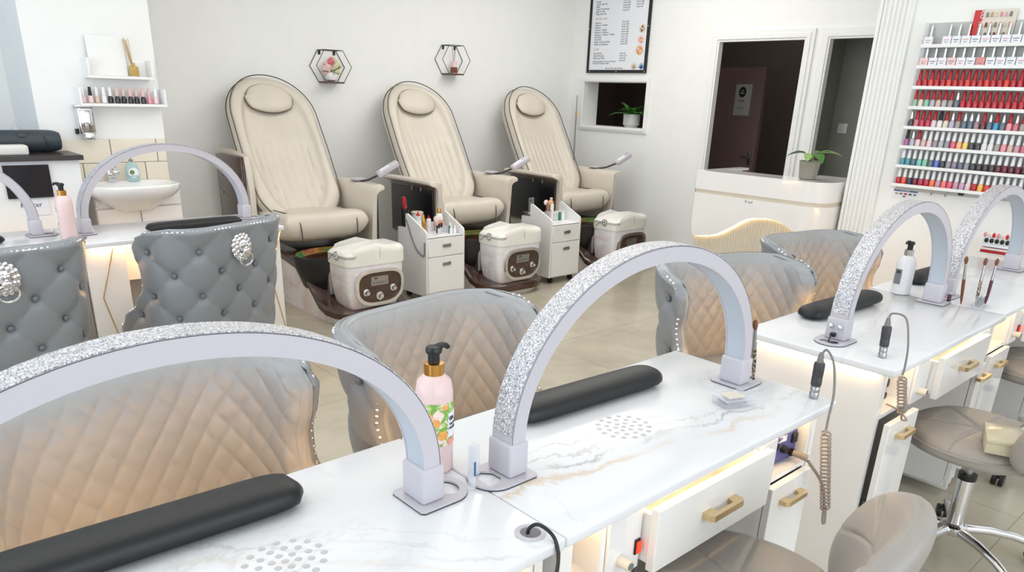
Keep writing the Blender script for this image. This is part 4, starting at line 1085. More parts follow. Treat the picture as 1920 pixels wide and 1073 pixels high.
ptxt('Acrylic\nAcrylic with Gel\nInfills\nFrench Tip Overlay\nInfills on Gels\nFilling extra nail', y1_-.075, 2.348, .0215)
ptxt('From £25\nFrom £28\nFrom £20\nFrom £22\nFrom £5', y1_-.42, 2.348, .0215); ptxt('From £35\nFrom £38\nFrom £30\nFrom £8', y1_-.58, 2.348, .0215)
ptxt('NATURAL NAILS', y1_-.075, 2.198, .021, 'text_gold')
ptxt('Manicure\nManicure + Shellac\nPedicure\nPedicure + Shellac\nManicure + Pedicure\nManicure + Pedicure + Shellac\nNail Polish\nToe Polish\nShellac on Natural Nails\nShellac on Extensions', y1_-.075, 2.163, .0215)
ptxt('From £15\nFrom £28\nFrom £25\nFrom £38\nFrom £40\nFrom £60\nFrom  £8\nFrom £10\nFrom £20\nFrom £20', y1_-.42, 2.163, .0215)
ptxt('EXTRAS', y1_-.075, 1.925, .020, 'text_gold')
ptxt('Take Off Gel\nTake Off Acrylic\nNail Art per Nail', y1_-.075, 1.886, .0215); ptxt('From £5\nFrom £10\nFrom £2\nFrom £3', y1_-.42, 1.886, .0215)
ptxt('Parking available at the rear of the salon\nPlease ask a member of staff', y1_-.075, 1.815, .0185)
ptxt('@ our salon nails & beauty', y1_-.25, 1.752, .020)
for k, (cy_, cz_, c1, c2) in enumerate(((4.90, 2.10, 'wood_brush', 'bone'), (4.905, 2.005, 'peach', 'pink_soft'), (4.915, 1.915, 'pink_soft', 'peach'))):
    im = MB().cyl((6.0278, cy_, cz_), (6.0268, cy_, cz_), .042, n=28).build('round_photo', c2, t)
    for q in range(4): MB().sphere((6.0262, cy_+.016*math.cos(q*1.7+k), cz_+.018*math.sin(q*1.7+k)), .014, 10, (.05, 1, .7)).build('photo_detail', c1 if q % 2 else 'text_gold', im)
for dy, mt in ((0, 'text_gold'), (-.09, 'clip_blue')):
    m = MB()
    for q in range(7):
        a = PI/2+(q-3)*.42; m.tube([(6.0274, 4.965+dy, 1.755), (6.0274, 4.965+dy+.045*math.cos(a), 1.755+.055*math.sin(a))], lambda s_: .0055*(1-s_)+.001, 5)
    m.build('leaf_sketch', mt, t)

# ------------------------------------------------------------------ hexagon wall shelves
def hex_shelf(label, x, z):
    t = thing('hexagon_shelf', label, 'shelf', (x, 5.78, z), 0, 'wire hexagon shelves')
    def hx(y, r=.155, h=.118): return [(-r, y, 0), (-r*.52, y, h), (r*.52, y, h), (r, y, 0), (r*.52, y, -h), (-r*.52, y, -h)]
    for y in (-.005, -.115): 
        P = hx(y); m = MB()
        for a, b in zip(P, P[1:]+P[:1]): m.cyl(a, b, .0028, n=8)
        m.build('wire_hexagon', 'dark_grey', t)
    m = MB()
    for a, b in list(zip(hx(-.005), hx(-.115)))[1:3]: m.cyl(a, b, .0026, n=8)
    m.build('top_bar', 'dark_grey', t)
    for sx in (-1, 1): MB().box(sx*.065-.010, -.008, .085, sx*.065+.010, -.001, .118, .002, 1).build('wall_bracket', 'black_plastic', t)
    MB().box(-.082, -.118, -.124, .082, -.002, -.112, .001, 1).build('wooden_base', 'wood_dark', t)
    return t
hex_shelf('wire hexagon shelf holding the artificial flowers', 3.20, 1.645)
hex_shelf('wire hexagon shelf holding the pink reed diffuser', 4.42, 1.755)
t = thing('flower_vase', 'pink and cream artificial flowers in a white vase on the left hexagon shelf', 'flowers', (3.20, 5.72, 1.534))
MB().lathe([(.02, 0), (.042, .012), (.050, .038), (.038, .062), (.026, .068), (.024, .06)], 24).build('vase', 'ceramic', t)
random.seed(9)
def bloom(c, r, mat):
    m = MB()
    for q in range(14):
        a = q*2.4; rr_ = r*(.25+.75*(q/14)); m.sphere((c[0]+rr_*math.cos(a)*.8, c[1]+rr_*.3*math.sin(a*1.3)-.01*(1-q/14), c[2]+rr_*math.sin(a)*.8), r*.42, 8, (1, .6, 1))
    return m.build('bloom', mat, t)
simple('rose_pink', (222, 110, 130), .6); simple('blush', (226, 190, 186), .6, var=.1); simple('cream_bloom', (214, 206, 164), .6, var=.1)
bloom((-.040, -.01, .105), .042, 'blush'); bloom((-.012, -.02, .150), .030, 'rose_pink'); bloom((.042, 0, .115), .042, 'cream_bloom'); bloom((.028, .01, .155), .028, 'cream_bloom'); bloom((-.05, .0, .065), .022, 'blush'); bloom((.05, -.01, .075), .022, 'cream_bloom')
for q in range(7): leaf(MB(), (0, 0, .06), (math.cos(q*.95), -.3, 1.0+math.sin(q)), .13, .02, .2).build('leaf', 'leaf', t)
t = thing('reed_diffuser', 'small pink reed diffuser on the right hexagon shelf', 'diffuser', (4.435, 5.72, 1.644))
MB().lathe([(.030, 0), (.032, .003), (.028, .055), (.030, .10), (.026, .102)], 4, Matrix.Rotation(PI/4, 4, 'Z')).build('bottle', 'pink_soft', t, smooth=False)
MB().lathe([(.0325, .004), (.029, .052)], 4, Matrix.Rotation(PI/4, 4, 'Z')).build('bottle_label', 'wood_brush', t, smooth=False)
for q, (dx, dy) in enumerate(((-.02, 0), (.014, .004), (.003, -.006))): MB().cyl((0, 0, .05), (dx, dy, .215-.01*q), .0018, n=6).build('reed', 'black_plastic', t)

# ------------------------------------------------------------------ nail polish rack
RX = 4.75; RZ = [1.068+.106*k for k in range(8)]; RY1, RY0 = 1.832, 1.06
t = thing('polish_rack', 'white stepped wall rack full of nail polish bottles', 'rack', (0, 0, 0))
MB().box(RX-.006, RY0, 1.03, RX-.0005, RY1, 1.925).build('back_panel', 'pot_light', t, smooth=False)
for z in RZ:
    m = MB(); m.box(RX-.072, RY0, z-.012, RX-.006, RY1, z-.0005); m.box(RX-.078, RY0, z-.013, RX-.072, RY1, z+.004)
    m.build('shelf', 'white_trim', t, smooth=False)
m = MB(); m.box(RX-.070, RY1, 1.045, RX-.0005, RY1+.004, 1.925); m.build('end_panel', 'clear_plastic', t, smooth=False)
BM = {}
def bottle_mesh(col, cap, tall=False):
    key = (col, cap, tall)
    if key not in BM:
        m = MB()
        if tall:
            m.m = 0; m.lathe([(.009, 0), (.0115, .003), (.0115, .036), (.007, .044)], 14); m.m = 1; m.lathe([(.0075, .044), (.0068, .100), (0, .102)], 12)
        else:
            m.m = 0; m.lathe([(.010, 0), (.0140, .003), (.0146, .020), (.0138, .032), (.0090, .040)], 14); m.m = 1; m.lathe([(.0092, .040), (.0100, .045), (.0076, .086), (.0064, .0875), (0, .0878)], 12)
        o = m.build('polish_bottle', [polish(col) if not isinstance(col, str) else col, cap]); BM[key] = o; return o, True
    return BM[key], False
ORD = 'first second third fourth fifth sixth seventh eighth ninth tenth eleventh twelfth thirteenth fourteenth fifteenth sixteenth seventeenth eighteenth nineteenth twentieth twenty-first twenty-second twenty-third twenty-fourth'.split()
SN = {0: 'bottom', 1: 'second lowest', 2: 'third lowest', 3: 'fourth lowest', 4: 'fourth highest', 5: 'third highest', 6: 'second highest', 7: 'top'}
W_ = 'plain_white'; Rr = 'red_deep'; S_ = 'chrome'; K_ = 'black_plastic'
NAMED = {'red': (186, 30, 44), 'coral': (236, 92, 70), 'navy': (48, 56, 76), 'maroon': (112, 30, 46), 'raspberry': (190, 44, 74), 'orange': (244, 122, 76), 'mauve': (204, 152, 170), 'salmon': (240, 124, 116), 'hot pink': (226, 92, 124), 'lilac': (198, 164, 190), 'pale pink': (234, 204, 208), 'yellow': (246, 190, 96), 'pink': (238, 150, 166), 'teal': (84, 152, 164), 'blue': (60, 122, 180),
 'slate': (96, 112, 128), 'turquoise': (116, 196, 190), 'mint': (140, 194, 168), 'charcoal': (60, 62, 68), 'cornflower': (92, 116, 200), 'grey': (150, 146, 152), 'dusky purple': (140, 128, 148), 'brown': (70, 52, 50), 'plum': (100, 40, 60), 'white': (232, 230, 228), 'cream': (228, 214, 196), 'lemon': (244, 214, 110), 'peach': (244, 180, 130), 'magenta': (170, 90, 150), 'taupe': (166, 156, 148), 'silver': (178, 180, 186), 'sage': (150, 180, 160), 'nude': (214, 184, 172), 'rosy grey': (160, 130, 136), 'lavender': (186, 176, 204), 'sky blue': (60, 150, 190), 'red orange': (220, 60, 44), 'rose': (206, 110, 120)}
ROWS = {
 0: [(c, W_) for c in 'red|coral|navy|maroon|raspberry|raspberry|orange|mauve|salmon|hot pink|mauve|lilac|pale pink|red|yellow|red orange|pink|teal|blue|red|coral|pink|maroon|lilac'.split('|')],
 1: [(c, W_) for c in 'teal|teal|slate|turquoise|mint|slate|cornflower|charcoal|grey|dusky purple|slate|grey|charcoal|brown|brown|charcoal|plum|maroon|plum|maroon|brown|charcoal|grey|navy'.split('|')],
 2: [('magenta', K_), ('silver', S_), ('pale pink', Rr)]+[(c, W_) for c in 'nude|pale pink|grey|silver|grey|hot pink|peach|lemon|charcoal|charcoal|white|white|taupe|pink|nude|mauve|rose|pale pink|grey|white|peach|pink'.split('|')][:21],
 3: [('charcoal', S_), ('rose', Rr), ('raspberry', Rr), ('raspberry', Rr), ('pale pink', Rr), ('white', K_), ('cream', Rr), ('lavender', S_), ('taupe', Rr), ('slate', S_), ('slate', S_), ('rosy grey', S_), ('maroon', Rr), ('slate', S_), ('sky blue', Rr), ('slate', S_), ('pink', Rr), ('rose', S_), ('taupe', Rr), ('mauve', S_), ('grey', S_), ('nude', Rr), ('plum', S_), ('rose', Rr)],
 4: [(c, Rr) for c in 'sage|cream|mint|silver|nude|silver|taupe'.split('|')]+[('slate', S_)]+[('red', Rr)]*16,
 5: [(('red', 'red orange')[k % 3 == 2], Rr) for k in range(24)]}
CAPN = {W_: 'white', Rr: 'red', S_: 'silver', K_: 'black'}
for r in range(6):
    for k, (cn, cap) in enumerate(ROWS[r][:24]):
        y = RY1-.022-k*.0312
        if y < RY0+.015: break
        o, new = bottle_mesh(NAMED[cn], cap)
        if not new: o = o.copy(); C.objects.link(o)
        o.location = (RX-.045, y, RZ[r])
        props(o, '%s nail polish, %s cap, %s from left on %s rack shelf' % (cn, CAPN[cap], ORD[k], SN[r]), 'nail polish', 'nail polish bottles on the %s rack shelf' % SN[r])
simple('card_pink', (240, 208, 206), .5); simple('card_rose', (222, 150, 150), .5)
for r in (6, 7):
    for k in range(16):
        y = RY1-.028-k*.0475
        if y < RY0+.02: break
        if r == 7 and k == 1: continue
        o, new = bottle_mesh('pot_light', 'chrome', True)
        if not new: o = o.copy(); C.objects.link(o)
        o.location = (RX-.030, y+.004, RZ[r])
        props(o, 'tall silver capped gel bottle, %s from the left on the %s rack shelf' % (ORD[k], SN[r]), 'nail polish', 'gel bottles on the %s rack shelf' % SN[r])
        cm = ('card_rose' if (r == 6 and k == 6) or (r == 7 and k == 12) else 'card_pink' if (r == 6 and k in (0, 3)) else 'paper')
        cb = MB().box(-.008, -.0215, 0, .008, .0215, .042, .001, 1).build('shade_box', cm, None, loc=(RX-.058, y, RZ[r]+.0))
        props(cb, 'small %s shade box, %s from the left on the %s rack shelf' % ({'paper': 'white', 'card_pink': 'pale pink', 'card_rose': 'rose'}[cm], ORD[k], SN[r]), 'box', 'shade boxes on the %s rack shelf' % SN[r])
        MB().box(-.0086, -.014, .022, -.0081, .014, .026).build('printed_line', 'text_grey' if k % 2 else 'card_rose', cb, smooth=False); MB().box(-.0086, -.008, .012, -.0081, .010, .015).build('printed_line', 'text_grey', cb, smooth=False)
# swatch card on the top shelf
t = thing('swatch_card', 'red edged nail colour swatch card standing on top of the rack', 'card', (RX-.014, 1.50, 1.812), 0)
MB().box(-.002, -.085, 0, .002, .115, .165).build('card', 'bone', t, smooth=False)
MB().box(-.0035, .072, 0, -.0022, .115, .165).build('red_band', 'red_plastic', t, smooth=False)
text('card_text', 'Colour UX', .032, 'text_white', t, Matrix.Translation((-.0042, .084, .02)) @ Matrix(((0, 0, -1, 0), (0, -1, 0, 0), (1, 0, 0, 0), (0, 0, 0, 1))).to_4x4())
for r in range(3):
    for k in range(6):
        cm = ['pot_grey', 'mid_grey', 'text_gold', 'dark_grey', 'champagne', 'wood_brush', 'card_rose', 'rose_pink', 'blush'][(k*2+r*5) % 9]
        MB().cyl((-.0026, .052-k*.022-r*.004, .130-r*.048), (-.0026, .052-k*.022-r*.004, .152-r*.048), .007, .005, n=10).build('nail_swatch', cm, t)
# things hanging below the rack
t = thing('card_sign', 'small card payment sign with a blue band below the rack', 'sign', (RX-.0005, 1.77, 1.008))
MB().box(-.002, -.072, -.024, 0, .072, .032).build('sign_board', 'paper', t, smooth=False); MB().box(-.0032, -.068, .014, -.0022, .068, .029).build('blue_band', 'clip_blue', t, smooth=False)
for k, mt in enumerate(('text_gold', 'mid_grey', 'red_plastic', 'dark_grey', 'text_grey')): MB().box(-.0032, .05-k*.026-.008, -.004, -.0022, .05-k*.026+.008, .006).build('card_symbol', mt, t, smooth=False)
MB().box(-.0032, -.004, -.018, -.0022, .012, -.009).build('card_symbol', 'mid_grey', t, smooth=False); text('sign_text', 'We accept', .012, 'text_white', t, facing((-.0033, .03, .017), (-1, 0, 0)))
for y, l in ((1.622, 'left small metal hook under the rack'), (1.547, 'right small metal hook under the rack')):
    item(MB().tube(spline([(RX-.002, y, 1.053), (RX-.010, y, 1.050), (RX-.012, y, 1.030), (RX-.022, y, 1.022), (RX-.028, y, 1.034)], 5), .0022, 6), 'wall_hook', 'steel', l, 'hook', 'hooks under the rack')
item(MB().box(RX-.02, 1.455, 1.045, RX-.001, 1.487, 1.053, .001, 1).box(RX-.016, 1.460, 1.035, RX-.003, 1.483, 1.047, .001, 1), 'clip', 'black_plastic', 'black bulldog clip under the rack beside the hooks', 'clip')
# tray of nail samples on the far desk
t = thing('sample_tray', 'clear stand of pink and red nail tip samples by the wall', 'tray', (4.58, 1.16, TOP))
MB().box(-.05, -.10, 0, .05, .10, .006, .002, 1).build('tray_base', 'clear_plastic', t); 
for k in range(7): MB().sphere((-.03, .075-k*.025, .07), .011, 10, (.4, 1, 1.2)).build('dark_tip', 'black_plastic', t)
for k in range(9): MB().sphere((-.02, .09-k*.021, .098), .010, 8, (.4, .8, 1.4)).build('tip', ('card_rose', 'pink_soft', 'red_plastic')[k % 3], t)
for z_, mt in ((.045, 'paper'), (.028, 'card_pink'), (.014, 'red_deep')): MB().box(-.044, -.09, z_-.006, .02, .09, z_+.006, .002, 1).build('sample_strip', mt, t)
MB().box(-.046, -.10, .055, -.042, .10, .060).box(.0, -.10, .006, .004, .10, .10).build('stand_back', 'clear_plastic', t, smooth=False)
for (y, z, mt, l) in ((1.135, .99, 'black_plastic', 'black'), (1.135, .945, 'clip_blue', 'blue')):
    item(MB().sphere((RX-.006, y, z), .022, 14, (.2, .8, 1)), 'wall_sticker', mt, 'small oval %s sticker on the wall above the sample stand' % l, 'sticker')
simple('plum_handle', (92, 48, 60), .35); glassy('case_yellow', (226, 218, 190), .15, .75)
t = NT('brush_pattern'); v = t.coord(); n = t.noise(v, 160, 2)
t.l(t.ramp(n.outputs['Fac'], [(.45, lin(60, 52, 44)), (.55, lin(170, 160, 140))]), t.b.inputs['Base Color'])
# ------------------------------------------------------------------ washbasin corner
t = thing('washbasin', 'white ceramic washbasin mounted on the chimney breast', 'washbasin', (1.365, 4.90, .032))
def basin(u, v):
    a = 2*PI*u; c, s_ = math.cos(a), math.sin(a)
    r = 1-.62*(1-v)**2.2; x = .265*math.copysign(abs(c)**.6, c)*r; y = .20*math.copysign(abs(s_)**.72, s_)*(r if s_ < 0 else 1)
    return (x, min(y, .195), .73+.15*v**.8)
m = MB().grid(basin, 56, 14, closed_u=True); m.f += [tuple(range(56))]; m.mi += [0]
rim = [basin(i/56, 1) for i in range(56)]
o0 = len(m.v); m.v += [(x*.96, y*.96, .886) for x, y, z in rim]+[(x*.82, -.02+y*.68, .884) for x, y, z in rim]+[(x*.60, -.03+y*.45, .83) for x, y, z in rim]+[(x*.2, -.03+y*.15, .80) for x, y, z in rim]
b0 = 13*56
for i in range(56):
    j = (i+1) % 56; m.f.append((b0+i, b0+j, o0+j, o0+i))
    for q in range(3): m.f.append((o0+q*56+i, o0+q*56+j, o0+(q+1)*56+j, o0+(q+1)*56+i))
m.f.append(tuple(o0+3*56+i for i in range(56))); m.mi = [0]*len(m.f)
m.build('basin', 'ceramic', t, angle=60)
MB().cyl((0, -.085, .862), (0, -.089, .862), .012, n=16).build('overflow_hole', 'mid_grey', t)
t = thing('vanity_cabinet', 'white vanity cabinet with two drawers under the washbasin', 'cabinet', (1.40, 4.97, .0))
MB().box(-.245, -.05, .06, .245, .125, .880).build('carcass', 'plain_white', t, smooth=False)
for sx in (-1, 1): MB().box(-.243 if sx < 0 else .003, -.066, .10, -.003 if sx < 0 else .243, -.05, .770, .002, 1).build('door', 'plain_white', t)
MB().box(-.243, -.066, .778, .243, -.05, .878, .002, 1).build('drawer_front', 'plain_white', t)
t = thing('mixer_tap', 'square chrome mixer tap standing on the washbasin', 'tap', (1.30, 5.03, .916))
MB().box(-.024, -.024, 0, .024, .024, .075, .003, 2).build('tap_body', 'chrome', t); MB().box(-.018, -.12, .050, .018, -.02, .072, .004, 2).build('spout', 'chrome', t); MB().box(-.022, -.05, .080, .022, .024, .098, .004, 2).build('lever', 'chrome', t)
t = thing('hand_soap', 'clear blue hand soap bottle standing on the washbasin', 'soap bottle', (1.415, 5.015, .916))
MB().lathe([(.030, 0), (.036, .004), (.036, .07), (.026, .10), (.012, .115)], 24, None, 1.1, .6).build('bottle', 'glass_blue', t)
MB().lathe([(.012, .113), (.013, .125), (.005, .128), (.005, .15), (0, .15)], 16).build('pump', 'steel', t)
MB().cyl((0, -.0235, .05), (0, -.0245, .05), .030, n=26).build('round_label', 'paper', t)
MB().cyl((-.008, -.0247, .052), (-.008, -.0252, .052), .014, n=18).build('label_print', 'leaf_pale', t); MB().box(-.026, -.0252, .026, .022, -.0246, .034).build('label_print', 'glass_blue', t)
t = thing('soap_dispenser', 'chrome wall mounted soap dispenser below the bottle shelf', 'dispenser', (1.215, 5.1, 1.155))
MB().box(-.045, -.075, .025, .045, -.001, .185, .018, 3).build('body', 'chrome', t); MB().box(-.050, -.078, .180, .050, -.001, .192, .004, 2).build('lid', 'chrome', t); MB().box(-.026, -.092, -.005, .026, -.03, .035, .008, 2).build('push_lever', 'chrome', t); MB().box(-.058, -.035, .03, -.044, -.01, .06, .003, 1).build('side_clip', 'black_plastic', t)
# floating shelves
def picture_shelf(label, x0, x1, z, h, d=.10):
    t = thing('wall_shelf', label, 'shelf', ((x0+x1)/2, 5.1, z), 0, 'white wall shelves above the basin'); w_ = (x1-x0)/2
    MB().box(-w_, -d, -.016, w_, -.0005, 0, .001, 1).build('shelf_board', 'white_trim', t)
    for sx in (-1, 1): MB().box(sx*w_-(.014 if sx > 0 else 0), -d, .0002, sx*w_+(.014 if sx < 0 else 0), -.0005, h, .001, 1).build('side_panel', 'white_trim', t)
    MB().box(-w_+.0145, -.010, .0002, w_-.0145, -.0005, h*.85, .0005, 1).build('back_strip', 'white_trim', t)
    return t
picture_shelf('upper white wall shelf with a white card and reed diffuser', 1.255, 1.615, 1.510, .092)
picture_shelf('lower white wall shelf lined with small polish bottles', 1.190, 1.668, 1.358, .085)
o = MB().box(-.10, -.002, 0, .10, .002, .215).build('blank_card', 'white_trim', None, loc=(1.385, 5.062, 1.5105)); o.rotation_euler = (-.09, 0, 0)
props(o, 'plain white card leaning at the back of the upper wall shelf', 'card')
t = thing('reed_diffuser', 'amber glass reed diffuser on the upper wall shelf', 'diffuser', (1.515, 5.04, 1.5105))
MB().lathe([(.024, 0), (.027, .004), (.026, .052), (.010, .062), (.010, .072), (.012, .074)], 20).build('bottle', 'glass_amber', t)
for q in range(6): MB().cyl((0, 0, .02), (-.035+.011*(q % 3)-.01*(q//3), .01*math.sin(q*2), .205-.008*(q % 2)), .0016, n=6).build('reed', 'reed', t)
SB = [('pale pink', 'white'), ('pale pink', 'black'), ('nude', 'white'), ('white', 'white'), ('black', 'white'), ('black', 'pink'), ('black', 'pink'), ('black', 'pink'), ('black', 'pink'), ('black', 'pink'), ('pink', 'pink'), ('pale pink', 'white')]
NAMED['black'] = (18, 18, 20); CAPM = {'white': 'plain_white', 'black': 'black_plastic', 'pink': 'blush'}
for k, (cn, cp) in enumerate(SB):
    o, new = bottle_mesh(NAMED[cn], CAPM[cp])
    if not new: o = o.copy(); C.objects.link(o)
    o.location = (1.222+k*.0362, 5.052-.008*(k % 2), 1.3585)
    props(o, '%s polish bottle with %s cap, %s from the left on the lower wall shelf' % (cn, cp, ORD[k]), 'nail polish', 'polish bottles on the lower wall shelf')
# side worktop with speaker and basket
t = thing('side_unit', 'tall white unit with dark worktop at the far left', 'cabinet', (0, 0, 0))
MB().box(-.5, 4.80, .02, 1.085, 5.09, 1.066).box(-.5, 5.09, .02, .975, 5.70, 1.066).build('carcass', 'plain_white', t, smooth=False)
MB().box(-.52, 4.77, 1.067, 1.105, 5.097, 1.093, .002, 1).box(-.52, 5.097, 1.067, .977, 5.72, 1.093).build('worktop', 'worktop_dark', t, smooth=False)
o = MB().box(.715, 4.785, .875, .93, 4.80-.0005, 1.047, .001, 1).build('dark_glass_panel', 'dark_glass', t, smooth=False); o['label'] = 'dark reflective glass panel'
p = MB().box(.78, 4.7965, .78, .90, 4.7995, .868).build('paper_sign', 'paper', t, smooth=False)
text('sign_text', 'Heater', .036, 'text_black', p, facing((.765, 4.7962, .825), (0, -1, 0)))
t = thing('bluetooth_speaker', 'black barrel shaped portable speaker on the dark worktop', 'speaker', (.855, 5.02, 1.0935))
m = MB(); m.grid(lambda u, v: ((v-.5)*.40, .062*math.cos(2*PI*u)*(1-.25*abs(2*v-1)**8), .060+.060*math.sin(2*PI*u)*(1-.25*abs(2*v-1)**8)), 32, 30, closed_u=True); m.f += [tuple(range(32)), tuple(29*32+k for k in range(32))]; m.mi += [0, 0]
m.build('body', 'charcoal', t, angle=60)
for sx in (-1, 1): MB().tube(spline([(sx*.115, -.050, .09), (sx*.12, -.068, .075), (sx*.125, -.066, .045), (sx*.12, -.055, .03)]), .004, 6).build('strap_loop', 'dark_grey', t)
MB().cyl((0, -.055, .093), (0, -.060, .095), .010, n=14).cyl((.016, -.055, .093), (.016, -.060, .095), .010, n=14).build('badge', 'dark_grey', t)
o = MB().box(-.11, -.05, 0, .11, .05, .052, .012, 3).build('storage_basket', 'basket_white', None, loc=(.75, 4.872, 1.0935))
props(o, 'white woven basket with lid on the dark worktop', 'basket')
t = thing('spray_bottle', 'clear bottle beside the speaker in the worktop corner', 'bottle', (.965-.03, 5.52, 1.0935)); MB().lathe([(.026, 0), (.03, .005), (.03, .09), (.014, .12), (.014, .14), (0, .14)], 18).build('bottle', 'clear_plastic', t)

# ------------------------------------------------------------------ things on the desks
def pump_bottle(label, loc, rz=0, mirror=False, plain=False, sc=1.0):
    t = thing('lotion_bottle', label, 'lotion bottle', loc, rz)
    body, cap, pump = ('lotion_white', 'chrome', 'black_plastic') if plain else ('lotion', 'brass', 'black_plastic')
    t.scale = (1.1, 1.1, 1.02) if not plain else (1, 1, 1)
    if plain:
        MB().box(.0355, -.014, .045, .0368, .014, .105).build('back_label', 'text_grey', t, smooth=False)
        MB().box(.0368, -.008, .088, .0374, .008, .100).build('label_mark', 'dark_grey', t, smooth=False)
    if plain:
        MB().lathe([(.030, 0), (.036, .005), (.036, .125), (.030, .148), (.016, .160)], 28).build('bottle', body, t); h = .158
    else:
        MB().lathe([(.030, 0), (.034, .005), (.034, .165), (.030, .188), (.017, .200)], 28).build('bottle', body, t); h = .198
    MB().lathe([(.0175, h), (.0175, h+.024), (.012, h+.025)], 24).build('collar', cap, t)
    m = MB(); m.cyl((0, 0, h+.022), (0, 0, h+.048), .0105, n=16); m.lathe([(.014, h+.044), (.015, h+.050), (.012, h+.056), (0, h+.058)], 18)
    m.tube(spline([(0, 0, h+.050), (.012, 0, h+.055), (.022, 0, h+.055), (.029, 0, h+.049)], 5), lambda q: .0075-.003*q, 8)
    m.build('pump', pump, t)
    if not plain:
        def strip(a0, a1, z0, z1, r, mat, name):
            vs = []; n = 16
            for i in range(n+1):
                a = a0+(a1-a0)*i/n
                for rr_, z in ((r, z0), (r, z1), (r-.0008, z1), (r-.0008, z0)): vs.append((rr_*math.cos(a), rr_*math.sin(a), z))
            fs = [(i*4+k, i*4+(k+1) % 4, (i+1)*4+(k+1) % 4, (i+1)*4+k) for i in range(n) for k in range(4)]+[(0, 1, 2, 3), tuple(n*4+k for k in range(4))]
            return MB().add(vs, fs).build(name, mat, t)
        lab = strip(-PI*.98, .25, .062, .150, .0347, 'label_green', 'fruit_label')
        strip(-1.30, .20, .078, .128, .0352, 'paper', 'name_label'); strip(-1.35, .20, .062, .074, .0353, 'salmon', 'name_band')
        def on(a, z): return Matrix.Translation((.0355*math.cos(a), .0355*math.sin(a), z)) @ facing((0, 0, 0), (math.cos(a), math.sin(a), 0))
        for ch, a in (('V', -1.18), ('V', -1.08), ('A', -.94)): text('label_text', ch, .013, 'text_black', t, on(a, .112), 'CENTER')
        for s_, z in (('TROPICAL', .102), ('MANGO', .094)):
            for q, ch in enumerate(s_): text('label_text', ch, .0075, 'text_black', t, on(-1.2+q*.115, z), 'CENTER')
        for a, z, r in ((-2.35, .125, .009), (-2.0, .112, .010), (-1.65, .085, .012), (-2.6, .09, .009), (-1.5, .142, .007)):
            MB().sphere((.0335*math.cos(a), .0335*math.sin(a), z), r, 12, (.9, .9, 1)).build('fruit_print', 'peach', lab) if False else MB().cyl((.0345*math.cos(a), .0345*math.sin(a), z), (.0356*math.cos(a), .0356*math.sin(a), z), r*.8, n=16).build('fruit_print', 'mango', lab)
    return t
simple('mango', (240, 170, 90), .4, var=.12, nscale=60); simple('salmon', (236, 164, 140), .4)
t = NT('label_green'); v = t.coord(); n = t.noise(v, 38, 3, .5, 1.5)
t.l(t.ramp(n.outputs['Fac'], [(.40, lin(244, 222, 214)), (.47, lin(244, 214, 204)), (.50, lin(176, 206, 120)), (.58, lin(120, 170, 80))]), t.b.inputs['Base Color']); t.set(Roughness=.4)
pump_bottle('pink lotion bottle with mango label and gold collar between the two nearest arches', (.795, 1.085, TOP+.0005), -.12)
pump_bottle('pink lotion bottle with gold collar at far left, on the back desk', (.818, 4.04, TOP+.0005), PI)
pump_bottle('clear lotion bottle with black pump, beside the arch with chrome knobs', (3.19, 1.125, TOP+.0005), PI-.3, plain=True)
# acrylic tubes
def tube_thing(label, loc, h, r, mat='clear_tube', marked=False):
    t = thing('acrylic_tube', label, 'tube', loc)
    MB().lathe([(r, 0), (r, h), (r*.8, h), (r*.8, .002)], 18).build('tube', mat, t)
    if marked: MB().box(-.002, -r-.0006, h*.3, .002, -r+.0004, h*.62).build('marking', 'clip_blue', t)
tube_thing('tall clear acrylic tube standing beside the biggest arch base', (.795, .965, TOP+.0072), .092, .0085, marked=True)
tube_thing('short clear acrylic tube between the two nearest arches', (.835, 1.005, TOP+.0072), .062, .010)
# brush standing by the middle arch
def nail_brush(label, loc, lean, h=.18, handle='dark_grey', ferrule='steel'):
    t = thing('nail_brush', label, 'brush', loc)
    d = Vector((lean[0], lean[1], 1)).normalized(); P = lambda s_: d*s_
    MB().tube([P(0), P(h*.1), P(h*.3), P(h*.52)], lambda q: .0018+.0042*math.sin(min(1, q*1.3)*PI/2), 10).build('handle', handle, t)
    MB().tube([P(h*.52), P(h*.7), P(h*.84)], lambda q: .0055-.0012*q, 10).build('ferrule', ferrule, t)
    MB().tube([P(h*.84), P(h*.90), P(h*.96), P(h)], lambda q: .0045+.003*math.sin(q*PI)*1-.004*q**4, 10).build('bristles', 'bristle', t)
nail_brush('upright nail brush with patterned handle beside the middle arch', (1.787, .956, TOP+.0005), (-.32, -.06), .195, 'brush_pattern')

nail_brush('brown handled nail brush leaning left of the clear brush stand', (3.225, .905, TOP+.0005), (-.06, .10), .19, 'wood_brush')
t = thing('brush_stand', 'clear acrylic stand with small tips holding the nail brushes', 'stand', (3.235, .845, TOP+.0005), .1)
MB().box(-.055, -.03, 0, .055, .03, .006, .002, 1).build('base', 'clear_plastic', t); MB().box(-.055, .004, .006, .055, .008, .045).build('upright', 'clear_plastic', t, smooth=False)
for k in range(7): MB().cyl((-.045+k*.015, -.008+.012*(k % 2), .006), (-.045+k*.015, -.008+.012*(k % 2), .038), .0022, n=8).build('pin', 'steel', t)
nail_brush('clear handled nail brush in the middle of the brush stand', (3.215, .852, TOP+.0075), (.12, .06), .185, 'brush_pattern')
nail_brush('dark handled nail brush at the right of the brush stand', (3.275, .835, TOP+.0075), (.10, .02), .18, 'plum_handle')
t = thing('polish_tube', 'tiny purple labelled tube beside the right foot of the knobbed arch', 'tube', (3.205, .945, TOP+.0075))
